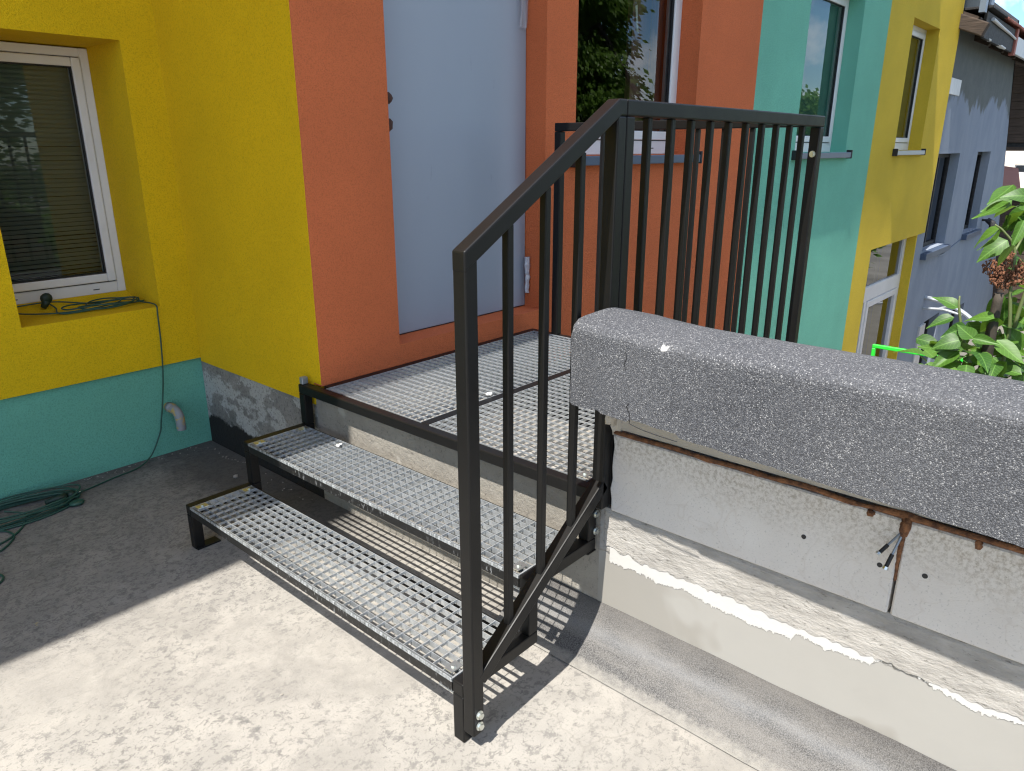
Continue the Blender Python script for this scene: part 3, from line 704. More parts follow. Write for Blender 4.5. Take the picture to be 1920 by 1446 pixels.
def clip(parent, x, y, z):
    bm = bmesh.new(); box(bm, x-.022, x+.022, y-.016, y+.016, z+.001, z+.004, .001)
    tube(bm, [(x, y, z+.003), (x, y, z+.009)], .007, 6); mesh_obj("clip", bm, M_BOLT, parent)
def tread(x0, x1, z, zfoot):
    bm = bmesh.new()
    box(bm, x0, x1+T, yL-T, yL, z-T, z, BV, 2); box(bm, x0, x1+T, yR, yR+T, z-T, z, BV, 2)
    box(bm, x0+.0015, x0+.0055, yR+T, yL-T, z-T, z-.013)                   # front angle
    box(bm, x0+.0055, x0+.030, yR+T, yL-T, z-T, z-T+.004)
    box(bm, x1-.004, x1, yR+T, yL-T, z-T, z-.002); box(bm, x1-.03, x1-.004, yR+T, yL-T, z-T, z-T+.004)
    t = mesh_obj("tread", bm, M_BLK, ST)
    bm = bmesh.new(); box(bm, x0-.0015, x0+.0012, yR+T+.001, yL-T-.001, z-.009, z+.001)
    mesh_obj("nosing", bm, M_NOSE, t)
    bm = bmesh.new(); box(bm, x0-.0005, x0+.0012, yR+T+.001, yL-T-.001, z-.0385, z-.0095); mesh_obj("front_edge", bm, M_SCUF, t)
    bm = bmesh.new(); box(bm, x0+.003, x1-.006, yR+T+.001, yR+T+.004, z-.028, z+.0005); box(bm, x0+.003, x1-.006, yL-T-.004, yL-T-.001, z-.028, z+.0005); mesh_obj("end_band", bm, M_GALV, t)
    grating(t, x0+.008, x1-.008, yR+T+.004, yL-T-.004, z, .0305, .0405, 0)
    for cx in (x0+.035, x1-.035):
        for cy in (yR+T+.03, yL-T-.03): clip(t, cx, cy, z)
    # welded gusset tab under the right front corner and the left front corner
    bm = bmesh.new(); box(bm, x0+.006, x0+.012, yR+T, yR+T+.06, z-T-.012, z-T); mesh_obj("tab", bm, M_GALV, t)
    return t
tread(0, X2, H1, 0); tread(X2, X3, H2, H1)
for y0 in (yL-T, yR):
    for (lx, za, zb) in ((0, 0, H1-T), (X2, H1, H2-T), (X3, H2, H3-T)):
        bx("leg", M_BLK, ST, lx, lx+T, y0, y0+T, za+.0005, zb-.0005, bev=BV, seg=2)
bx("foot_plate", M_BLK, ST, .002, .10, yL-T-.01, yL+.0, 0.001, .007, bev=.001)
bx("leg", M_BLK, ST, X3+.0005, X3+T+.004, yR-.001, yR+T, .328, H2-T-.0005, bev=BV, seg=2)
# landing frame
yB = YF-.006
bm = bmesh.new(); z = H3
box(bm, X3, X3+T, yR, yL, z-T, z, BV, 2)
box(bm, X3+T, XE, yR, yR+T, z-T, z, BV, 2)
box(bm, X3+T+.02, XE, yB-T, yB, z-T, z, BV, 2)
box(bm, XE-T, XE, yR+T, yB-T, z-T, z, BV, 2)
box(bm, X3+T, XE-T, .478, .518, z-T, z+.001, BV, 2)
ld = mesh_obj("landing", bm, M_BLK, ST)
for (a, b) in ((yR+T+.003, .475), (.521, yB-T-.003)):
    grating_x(ld, X3+T+.004, XE-T-.004, a, b, z, .0405, .0325)
clip(ld, X3+T+.03, yR+T+.03, z)
for (cx, cy) in ((X3+T, yR+T), ):
    pass
bx("support_leg", M_BLK, ST, XE-T, XE, yR, yR+T, -2.2, H3-T-.001, bev=BV)
bx("support_leg", M_BLK, ST, XE-T, XE, yB-T, yB, -2.2, H3-T-.001, bev=BV)
bx("bracket", M_SILL2, ST, X3+.004, X3+.034, yL-.030, yL-.006, H3+.0005, H3+.032, bev=.003)
# flight railing: sloped handrail with post, balusters and sloped bottom rail
yc = -.308; w = .040
bm = bmesh.new()
ax, az, bxx, bz = .004, 1.327, .577, 1.650
sl = (bz-az)/(bxx-ax)
prism(bm, [(-.004, 1.3245), (.561, 1.6505), (.5935, 1.6505), (.5935, 1.6095), (.569, 1.6095), (-.004, 1.2785)], yc-w/2, yc+w/2, BV)
fr = mesh_obj("railing", bm, M_BLK, ST)
bm = bmesh.new(); prism(bm, [(-.0034, .048), (.0355, .048), (.0355, 1.3090), (-.0034, 1.2870)], yc-w/2+.0006, yc+w/2-.0006, BV); mesh_obj("post", bm, M_BLK, fr)
bx("post", M_BLK, fr, .553, .593, yc-w/2, yc+w/2, .500, 1.609, bev=BV, seg=2)
bm = bmesh.new(); beam(bm, (.030, yc, .235-.024), (.572, yc, .604-.024), w, .040, bev=BV); mesh_obj("bottom_rail", bm, M_BLK, fr)
for xc in (.155, .289, .425):
    zt_ = 1.327+.564*xc-.045; zb_ = .245+.68*(xc-.045)-.01
    bx("baluster", M_BLK, fr, xc-.010, xc+.010, yc-.010, yc+.010, zb_, zt_, bev=.0025, seg=2)
# landing railing along the open side
bm = bmesh.new(); box(bm, .5945, XE, yc-w/2, yc+w/2, 1.610, 1.6505, BV, 2)
lr = mesh_obj("railing", bm, M_BLK, ST)
bx("post", M_BLK, lr, .5945, .6335, yc-w/2, yc+w/2, .50, 1.609, bev=BV, seg=2)
bx("post", M_BLK, lr, XE-.042, XE-.0005, yc-w/2, yc+w/2, .46, 1.609, bev=BV, seg=2)
bx("bottom_rail", M_BLK, lr, .634, XE-.0425, yc-w/2, yc+w/2, .585, .625, bev=BV, seg=2)
for xc in (.727, .852, .968, 1.090, 1.213, 1.340, 1.468, 1.590, 1.712, 1.836):
    bx("baluster", M_BLK, lr, xc-.010, xc+.010, yc-.010, yc+.010, .626, 1.6095, bev=.0025, seg=2)
# end railing across the landing back to the wall
bm = bmesh.new(); box(bm, XE-.042, XE-.002, yc+w/2+.0005, .996, 1.610, 1.6500, BV, 2)
er = mesh_obj("railing", bm, M_BLK, ST)
bx("post", M_BLK, er, XE-.042, XE-.002, .956, .996, H3+.0005, 1.6095, bev=BV, seg=2)
for i in range(1, 9):
    yy = .962-.1255*i
    if yy > -.20: bx("baluster", M_BLK, er, XE-.032, XE-.012, yy-.010, yy+.010, H3+.0005, 1.6095, bev=.0025, seg=2)
def bolt(parent, p, axis):
    d = Vector(axis); p = Vector(p); bm = bmesh.new()
    tube(bm, [p, p+d*.003], .0125, 14); tube(bm, [p+d*.003, p+d*.0085, p+d*.0105], .0088, 6); mesh_obj("bolt", bm, M_BOLT, parent)
bolt(fr, (.016, yc-w/2, .112), (0, -1, 0)); bolt(fr, (.016, yc-w/2, .077), (0, -1, 0))
bolt(ST, (.584, yR-.001, .462), (0, -1, 0)); bolt(ST, (.584, yR-.001, .403), (0, -1, 0))
bolt(lr, (XE-.042, yc, 1.508), (-1, 0, 0))

# ------------------------------------------------------------------ loose things
# extension cord: coil on the sill, run down the wall, coil on the floor
def V3(*a): return Vector(a)
EC = thing("extension_cord", "thin dark green extension cord coiled on the window ledge and on the floor", "cord", (0, 0, 0))
zs = WZ0+.006
pts = []
for k_, (cx, cy, rx, ry, dz) in enumerate(((.27, 2.450, .145, .075, .0), (.235, 2.475, .175, .06, .007), (.285, 2.46, .12, .085, .012))):
    for j in range(10):
        a = 2*math.pi*(j/10)-.6+k_*.5
        pts.append((cx+rx*math.cos(a)+.012*noise.noise((j, k_, 1)), cy+ry*math.sin(a)-.10*0, zs+dz+.010*abs(math.sin(a*1.5+k_))))
pts = [(.035, 2.57, zs+.030), (.06, 2.56, zs+.004), (.03, 2.43, zs+.002), (.10, 2.40, zs)] + pts + [(.40, 2.41, zs+.006), (.412, 2.32, zs+.008), (.414, 2.262, zs+.001), (.409, 2.250, .74), (.405, 2.252, .60), (.392, 2.253, .44), (.372, 2.258, .30), (.350, 2.262, .19), (.335, 2.262, .13), (.268, 2.24, .035), (.18, 2.20, .006), (.05, 2.17, .005), (-.08, 2.13, .006), (-.15, 2.115, .012)]
bm = bmesh.new(); tube(bm, spline(pts, 7), .0036, 7)
pts = [(-.18, 2.56, zs+.03), (-.10, 2.50, zs+.010), (0, 2.44, zs+.004), (.1, 2.41, zs+.004), (.2, 2.40, zs+.010), (.3, 2.44, zs+.012), (.33, 2.50, zs+.014), (.22, 2.56, zs+.004), (.05, 2.60, zs+.03), (-.17, 2.63, zs+.02)]
tube(bm, spline(pts, 7), .0036, 7)
# floor coil: many loose loops, partly outside the picture
random.seed(5)
pts = []
for k_ in range(9):
    cx, cy = -.40+random.uniform(-.02, .02), 2.11+random.uniform(-.015, .015); rx, ry = .25+random.uniform(-.03, .035), .105+random.uniform(-.022, .02); tw = random.uniform(-.12, .12)
    for j in range(9):
        a = 2*math.pi*j/9; u, v = rx*math.cos(a), ry*math.sin(a)
        pts.append((cx+u*math.cos(tw)-v*math.sin(tw), cy+u*math.sin(tw)+v*math.cos(tw)-.05*u, .005+.0045*k_+.004*math.sin(a*2+k_)))
tube(bm, spline(pts, 6), .0042, 6)
pts = [(-.62, 1.90, .005), (-.52, 1.86, .005), (-.43, 1.915, .005), (-.37, 2.01, .005), (-.36, 2.07, .012), (-.42, 2.11, .03)]
tube(bm, spline(pts, 8), .0042, 6)
pts = [(-.66, 1.80, .005), (-.545, 1.785, .005), (-.455, 1.875, .005), (-.46, 1.965, .005), (-.53, 2.00, .012), (-.62, 1.99, .01)]
tube(bm, spline(pts, 8), .0042, 6)
pts = [(-.72, 1.52, .005), (-.60, 1.535, .005), (-.575, 1.60, .005), (-.64, 1.66, .005), (-.76, 1.66, .005)]
tube(bm, spline(pts, 8), .0042, 6)
cb = mesh_obj("cable", bm, M_CABLE, EC, smooth=True)
bm = bmesh.new(); tube(bm, [(.012, 2.575, zs+.012), (.020, 2.57, zs+.028), (.028, 2.565, zs+.045)], .013, 10, .019); blob(bm, (.030, 2.568, zs+.055), 1, 2, .03, (.028, .016, .027)); mesh_obj("plug", bm, M_PLUG, EC, smooth=True)
bm = bmesh.new(); tube(bm, [(-.27, 2.085, .022), (-.22, 2.085, .024), (-.185, 2.083, .024)], .011, 10, .021); blob(bm, (-.165, 2.082, .024), 1, 2, .03, (.020, .022, .022)); pl = mesh_obj("plug", bm, M_PLUG, EC, smooth=True)
bm = bmesh.new(); tube(bm, [(-.150, 2.093, .028), (-.126, 2.097, .029)], .0024, 8); tube(bm, [(-.150, 2.074, .028), (-.126, 2.078, .029)], .0024, 8); mesh_obj("prong", bm, M_BOLT, pl)
bm = bmesh.new(); blob(bm, (-.17, 2.005, .013), 1, 2, .04, (.033, .028, .012)); tube(bm, [(-.20, 2.02, .010), (-.25, 2.05, .012)], .005, 6); mesh_obj("plug_cap", bm, M_CABLE, EC, smooth=True)

# pipe elbow from the plinth
bm = bmesh.new()
pe = [(.405, YW+.04, .252), (.405, YW-.03, .252), (.408, YW-.062, .246), (.410, YW-.083, .228), (.411, YW-.090, .200), (.411, YW-.090, .150)]
tube(bm, spline(pe, 5), .0235, 16, caps=False)
bmesh.ops.recalc_face_normals(bm, faces=bm.faces)
tube(bm, [(.405, YW+.002, .252), (.405, YW-.035, .252)], .0265, 16)
t = mesh_obj("drain_pipe", bm, M_PIPE, smooth=True); tag(t, "short grey plastic pipe elbow sticking out of the teal plinth", "pipe")
bm = bmesh.new(); tube(bm, [(.411, YW-.090, .1505), (.411, YW-.090, .165)], .0205, 14); mesh_obj("bore", bm, M_SEAL, t)

# torn film at the door head, crumpled wrap at the door foot
bm = bmesh.new(); n = 10; prev = None
for i in range(n+1):
    zz = 2.62-.50*i/n; wv = .028*(1-i/n*.6); 
    cur = [bm.verts.new((DX1-.075+wv*j*1.1+.010*noise.noise((i*.5, j*1.3, 1)), dy-.012-.022*abs(noise.noise((i*.7, j*2.1, 4)))-.01*(j % 2), zz+.03*noise.noise((j*1.7, 2, 2)))) for j in range(5)]
    if prev:
        for j in range(4): bm.faces.new((prev[j], cur[j], cur[j+1], prev[j+1]))
    prev = cur
tag(mesh_obj("plastic_film", bm, M_FILM, smooth=True), "torn clear plastic film hanging at the top right of the grey door", "plastic film")
bm = bmesh.new(); prev = None; n = 14
for i in range(n+1):
    zz = .735+.205*i/n; rr = .014+.008*noise.noise((i*.6, 1, 1))+(.004 if i > 8 else 0)
    cur = [bm.verts.new((DX1-.020+.010*noise.noise((i*.4, 0, 7))+math.cos(a)*rr, dy-.030+math.sin(a)*rr*.8, zz+.006*noise.noise((i, a, 2)))) for a in [k*math.pi/4 for k in range(8)]]
    if prev:
        for j in range(8): bm.faces.new((prev[j], prev[(j+1) % 8], cur[(j+1) % 8], cur[j]))
    prev = cur
tag(mesh_obj("plastic_wrap", bm, M_WRAP, smooth=False), "crumpled silvery wrap stuck to the lower right edge of the grey door", "wrap")
def scrap(name, label, cat, c, r, sc, mat, jit=.35, group=None):
    bm = bmesh.new()
    for q in range(3): blob(bm, (c[0]+random.uniform(-r, r)*.7, c[1]+random.uniform(-r, r)*.7, c[2]+r*sc[2]*.6), r*random.uniform(.5, .9), 1, jit, sc)
    tag(mesh_obj(name, bm, mat), label, cat, group)
scrap("foam_scrap", "white crumb of foam beside the middle bar of the landing grating", "scrap", (.985, .545, H3+.002), .014, (1.2, 1, .5), M_SCRAP, group='white foam crumbs on the gratings')
scrap("foam_scrap", "white crumb of foam on the back edge of the upper tread", "scrap", (.500, .920, H2+.002), .012, (1.1, 1, .5), M_SCRAP, group='white foam crumbs on the gratings')
scrap("rubble_chip", "small grey stone chip on the floor left of the steps", "stone", (.455, 1.73, .002), .014, (1.3, 1, .7), M_RUB)

random.seed(17); bm = bmesh.new()
for i in range(110):
    x = random.uniform(-.75, .55); y = YW+.005-abs(random.gauss(0, .035)); 
    if i % 3 == 0: x = .575-abs(random.gauss(0, .03)); y = random.uniform(1.25, 2.24)
    if i % 7 == 0: x = random.uniform(-.7, .5); y = random.uniform(-1.2, 1.9)
    blob(bm, (x, y, .001), random.uniform(.0015, .0042), 0, .4, (1.3, 1, .8))
gt = mesh_obj("floor_grit", bm, M_RAW); gt['kind'] = 'stuff'; gt['label'] = "crumbs of grit along the foot of the house wall"; gt['category'] = "grit"

# ------------------------------------------------------------------ old grey building
G = thing("old_building", "weathered blue-grey rendered building with dark mossy stains under a wooden eave", "building")
def battered(name, mat, parent, ybase, holes):
    return wall_grid(name, mat, parent, 'x', 10.43, 16.4, -2.2, 3.6, ybase, .45, holes)
gy = YF+.035
gh = [(10.99, 12.35, .07, 1.447), (13.67, 14.78, .12, 1.463), (11.95, 12.95, -2.3, -1.15), (14.0, 15.05, -2.3, -1.30)]
gw = battered("wall", M_GREY, G, gy, gh)
for v in gw.data.vertices:      # the far end leans out towards the ground
    if v.co.x > 16.3: v.co.x = 16.25-(v.co.z-1.49)*.62
k = N("old_glass"); 
M_OG = glass_mat("old_window_glass", 1.6, (.45, .50, .55))
for i, h in enumerate(gh):
    x0, x1, z0, z1 = h; z0 = max(z0, -2.2); y = gy+.13
    bm = bmesh.new(); fw = .06
    box(bm, x0, x0+fw, y, y+.06, z0, z1); box(bm, x1-fw, x1, y, y+.06, z0, z1); box(bm, x0+fw, x1-fw, y+.001, y+.06, z1-fw, z1); box(bm, x0+fw, x1-fw, y+.001, y+.06, z0, z0+fw)
    if i < 2: box(bm, (x0+x1)/2-.03, (x0+x1)/2+.03, y-.004, y+.06, z0+fw, z1-fw)
    f = mesh_obj("window", bm, M_FASC, G)
    bm = bmesh.new(); bm.faces.new([bm.verts.new(p) for p in ((x0+fw, y+.03, z0+fw), (x1-fw, y+.03, z0+fw), (x1-fw, y+.03, z1-fw), (x0+fw, y+.03, z1-fw))]); mesh_obj("pane", bm, M_OG, f)
    bm = bmesh.new(); box(bm, x0-.1, x1+.1, y+.062, y+1.2, z0-.1, z1+.1)
    for fc in [q for q in bm.faces if abs(q.calc_center_median().y-(y+.062)) < .001]: bm.faces.remove(fc)
    mesh_obj("room", bm, M_ROOM, f)
    if i < 2: bx("sill", M_SILL, f, x0-.05, x1+.10, gy-.08, y-.001, z0-.11, z0-.015, bev=.006)
bx("patch", M_FASW, G, 10.85, 11.55, gy-.012, gy+.02, 2.23, 2.44, bev=.004)['label'] = "pale repair patch"
bx("jamb_board", M_FASW, G, 11.60, 11.93, gy-.03, gy+.05, -2.2, -1.16, bev=.004)
# eave: roof deck, rafters, fascia boards, tiles
EY = .95
bm = bmesh.new()
vs = [(10.86, EY+.01, 3.10), (23, EY+.01, 3.10), (23, 4.2, 4.5), (10.86, 4.2, 4.5)]
lo = [bm.verts.new(v) for v in vs]; hi = [bm.verts.new((v[0], v[1], v[2]+.05)) for v in vs]
bm.faces.new(lo[::-1]); bm.faces.new(hi)
for i in range(4): bm.faces.new((lo[i], lo[(i+1) % 4], hi[(i+1) % 4], hi[i]))
rf = mesh_obj("roof", bm, M_WOOD, G)
rx0 = None
for i in range(11):
    xx = 10.93+1.05*i
    bm = bmesh.new(); beam(bm, (0, EY-.09 if i == 0 else EY+.03, 2.98), (0, 2.4, 3.62), .13, .17, bev=.014)
    if i == 0: mesh_obj("rafter", bm, M_WOOD, rf, loc=(xx-.13, 0, 0))
    elif rx0 is None: rx0 = mesh_obj("rafter", bm, M_WOOD, rf, loc=(xx, 0, 0))
    else: bm.free(); inst(rx0, rf, (xx, 0, 0))
bx("fascia", M_FASC, rf, 11.02, 13.14, EY-.035, EY+.005, 2.915, 3.235, bev=.004)
bx("fascia", M_FASW, rf, 13.30, 16.6, EY-.045, EY, 2.915, 3.165, bev=.004)
bx("fascia", M_FASW, rf, 16.62, 23, EY-.040, EY, 2.915, 3.165, bev=.004)
bx("strap", M_TILE, rf, 13.15, 13.28, EY-.065, EY+.01, 2.88, 3.25, bev=.004)
bm = bmesh.new(); tube(bm, [(11.28, EY-.055, 3.165), (11.9, EY-.058, 3.14), (12.6, EY-.055, 3.125), (13.12, EY-.057, 3.10)], .024, 8, .014); mesh_obj("edge_strip", bm, M_FASW, rf)
bm = bmesh.new(); blob(bm, (12.35, EY-.02, 2.925), 1, 2, .25, (.30, .03, .022)); blob(bm, (11.45, EY-.02, 2.93), 1, 2, .25, (.12, .03, .018)); mesh_obj("foam_fill", bm, M_FASW, rf)
tl0 = None
for i in range(62):
    xx = 12.15+.185*i
    bm = bmesh.new(); beam(bm, (0, EY-.10, 3.262), (0, EY+.85, 3.66), .178, .032, bev=.009)
    if tl0 is None: tl0 = mesh_obj("tile", bm, M_TILE, rf, loc=(xx, 0, 0))
    else: bm.free(); inst(tl0, rf, (xx, 0, random.uniform(-.005, .005)))
bx("edge_sheet", M_FASC, rf, 11.0, 12.3, EY-.09, EY+.3, 3.27, 3.30, bev=.003)
bx("flashing", M_FLASH, rf, 10.72, 10.84, EY-.05, EY+.02, 3.19, 4.0); bx("flashing", M_SILL, rf, 11.02, 11.2, EY-.05, EY+.05, 3.31, 4.0)
bm = bmesh.new(); tube(bm, [(15.2, gy, .24), (15.2, gy-.10, .24)], .02, 8); tube(bm, [(15.2, gy-.08, .25), (15.2, gy-.17, .19), (15.2, gy-.20, .12)], .045, 10, .075)
mesh_obj("wall_lamp", bm, M_FASC, G)
bm = bmesh.new(); tube(bm, spline([(11.2, gy-.008, -.02), (12.2, gy-.01, -.10), (13.0, gy-.01, -.03), (13.8, gy-.008, .05)], 5), .009, 5); mesh_obj("cable", bm, M_SILL, G)

# curved canopy bracket on the grey wall
cbk = thing("canopy_bracket", "curved pale metal canopy arms fixed to the blue-grey wall above a doorway", "bracket")
arm = [(11.7, gy-.0, -.71), (11.7, 1.0, -.735), (11.7, .80, -.80), (11.7, .62, -.89), (11.7, .42, -1.04)]
bm = bmesh.new(); tube(bm, spline(arm, 5), .034, 8); mesh_obj("arm", bm, M_ARM, cbk)
bm = bmesh.new(); tube(bm, [(11.7, gy, -.88), (11.7, .93, -.86), (11.7, .66, -.91)], .022, 8); mesh_obj("brace", bm, M_ARM, cbk)
bm = bmesh.new(); tube(bm, [(11.7, 1.02, -.875), (11.7, .86, -.80)], .018, 8); mesh_obj("brace", bm, M_ARM, cbk)

# green railing in the yard
gr = thing("green_railing", "bright green tubular metal railing down in the yard behind the coping", "railing")
bx("top_rail", M_GRN, gr, 5.685, 5.715, -1.6, .315, -.150, -.118, bev=.005); bx("lower_rail", M_GRN, gr, 5.685, 5.715, -1.6, .285, -.262, -.232, bev=.005)
for yy in (.285, -.66, -1.6): bx("post", M_GRN, gr, 5.683, 5.717, yy, yy+.030, -2.25, -.1505, bev=.005)

# wooden shed, terracotta roof, cream house behind
shd = thing("wooden_shed", "dark brown plank shed seen past the end of the grey building", "shed")
pk = None; zz = -2.2
while zz < 3.4:
    if not (.46 < zz < 1.50):
        if pk is None:
            bm = bmesh.new(); box(bm, 18.5, 18.54, -.2, 2.6, 0, .165, .006); pk = mesh_obj("plank", bm, M_WOOD, shd, loc=(0, 0, zz))
        else: inst(pk, shd, (random.uniform(-.012, .012), random.uniform(-.05, .05), zz))
    zz += .1665
bx("backing", M_FASC, shd, 18.56, 18.60, -.2, 2.6, -2.2, .46); bx("backing", M_FASC, shd, 18.56, 18.60, -.2, 2.6, 1.5, 3.5)
bx("beam", M_WOOD, shd, 18.45, 18.6, -.2, 2.6, 1.46, 1.54); bx("beam", M_FASC, shd, 18.40, 18.6, -.2, 2.6, .42, .52)
lt = thing("outbuilding_roof", "reddish sloping roof of a low outbuilding before the cream house", "roof")
bm = bmesh.new(); v = [bm.verts.new(p) for p in ((20, 3.4, .44), (20, 1.28, .44), (21.2, 1.62, 1.05), (21.2, 3.4, 1.30))]; w_ = [bm.verts.new((p.co.x, p.co.y, p.co.z-.08)) for p in v]
bm.faces.new(v); bm.faces.new(w_[::-1])
for i in range(4): bm.faces.new((v[i], w_[i], w_[(i+1) % 4], v[(i+1) % 4]))
bmesh.ops.recalc_face_normals(bm, faces=bm.faces)
mesh_obj("roof_slope", bm, M_TILE2, lt); bx("wall", M_CREAM, lt, 20.3, 23, 1.5, 3.4, -2.2, .35)
ch = thing("cream_house", "pale cream house in sunlight with one small window, far right", "house")
wall_grid("wall", M_CREAM, ch, 'y', -1.5, 8, -2.2, 5.0, 40, .3, [(3.55, 4.34, .42, .79)])
f = bx("window", M_PVC, ch, 40.08, 40.14, 3.55, 4.34, .42, .79); bx("pane", M_OG, f, 40.06, 40.079, 3.60, 4.29, .47, .74)
bx("roof", M_TILE2, ch, 39.4, 46, -2, 8.5, 5.0, 5.2)

# ------------------------------------------------------------------ lilac shrub behind the parapet
LS = thing("lilac_shrub", "lilac shrub with bright green leaves and a dried brown flower head behind the coping", "shrub", (1.68, -1.05, -2.25))
LO = LS.location.copy()
def leafmesh(name, wd, fold, curl):
    bm = bmesh.new(); n = 7; rows = []
    for i in range(n+1):
        t = i/n; wv = wd*math.sin(math.pi*min(1, t**.62))*(1-.18*t)
        if i == n: wv = .004
        zc = curl*(t*t)
        row = []
        for s in (-1, -.5, 0, .5, 1):
            row.append(bm.verts.new((t-.02*abs(s)*(1 if i < 2 else 0), s*wv, -zc+fold*abs(s)*wv+.012*math.sin(t*9+s*2)*abs(s))))
        rows.append(row)
    for i in range(n):
        for j in range(4): bm.faces.new((rows[i][j], rows[i+1][j], rows[i+1][j+1], rows[i][j+1]))
    me = bpy.data.meshes.new(name); bm.to_mesh(me); bm.free(); me.materials.append(M_LEAF)
    for p in me.polygons: p.use_smooth = True
    return me
LM = [leafmesh("leaf", .30, .35, .20), leafmesh("leaf", .34, .20, .35), leafmesh("leaf", .27, .55, .12), leafmesh("leaf", .32, .15, -.10)]
def add_leaf(base, tip, nrm, parent=LS, off=LO):
    b, t = Vector(base), Vector(tip); d = t-b; L = d.length; d.normalize()
    s = Vector(nrm).cross(d).normalized(); u = d.cross(s)
    o = bpy.data.objects.new("leaf", random.choice(LM)); COL.objects.link(o); o.parent = parent
    Mx = Matrix((d*L, s*L*random.uniform(.85, 1.1), u*L)).transposed().to_4x4(); Mx.translation = b-off; o.matrix_local = Mx
leaves = [(1.533,-1.048,1.301,1.538,-.981,1.262),(1.579,-1.043,1.301,1.59,-1.018,1.243),(1.669,-1.056,1.256,1.626,-1.01,1.216),(1.455,-1.099,1.264,1.488,-1.079,1.204),(1.541,-1.104,1.328,1.514,-1.097,1.273),(1.798,-1.081,1.29,1.796,-1.077,1.252),(1.743,-.946,1.013,1.74,-.88,1.052),(1.674,-.951,.993,1.639,-.879,.961),(1.672,-.995,.983,1.709,-1.037,.913),(1.633,-.946,.89,1.657,-.864,.875),(1.685,-.951,.874,1.641,-.904,.868),(1.715,-.964,.864,1.724,-.938,.802),(1.555,-1.012,.991,1.509,-.978,.975),(1.753,-1.067,1.068,1.75,-1.047,1.014),(1.702,-1.081,1.054,1.739,-1.082,.997),(1.7,-1.107,1.054,1.742,-1.115,.99),(1.588,-1.088,1.024,1.618,-1.053,.975),(1.606,-1.15,.993,1.649,-1.076,1.006),(1.758,-1.034,.905,1.717,-1.069,.935),(1.498,-1.012,.96,1.469,-.964,.946),(1.788,-1.125,.902,1.782,-1.056,.861),(1.669,-1.084,.879,1.649,-1.135,.849),(1.628,-1.161,.93,1.616,-1.143,.955),(1.573,-1.107,.857,1.581,-1.051,.832),(1.654,-1.152,.836,1.695,-1.125,.813),(1.689,-1.134,.876,1.732,-1.164,.853),(1.75,-1.022,.842,1.799,-.98,.78),(1.685,-.987,.849,1.651,-.972,.833),(1.751,-1.059,.865,1.798,-.997,.831),(1.767,-1.136,.945,1.774,-1.101,.917),(1.7,-1.107,1.193,1.671,-1.094,1.181),(1.741,-1.124,.96,1.748,-1.135,1.0),(1.55,-1.019,.92,1.506,-1.053,.958),(1.749,-.847,.835,1.798,-.856,.8),(1.481,-1.048,.973,1.511,-1.015,.985),(1.594,-1.046,.904,1.559,-1.075,.886),(1.553,-1.137,.899,1.58,-1.121,.859),(1.755,-1.166,.827,1.71,-1.161,.8),(1.665,-1.068,.82,1.62,-1.097,.813),(1.701,-1.008,.891,1.685,-.976,.872),(1.758,-1.11,.914,1.806,-1.088,.867),(1.627,-1.155,.894,1.677,-1.163,.904)]
random.seed(21)
for q in leaves:
    b, t = Vector(q[:3]), Vector(q[3:]); d = t-b; L = d.length
    if L < .085: t = b+d*(.085/L)*random.uniform(.95, 1.15)
    add_leaf(b, t, (random.uniform(-.9, -.1), random.uniform(-.6, .4), random.uniform(.5, 1)))
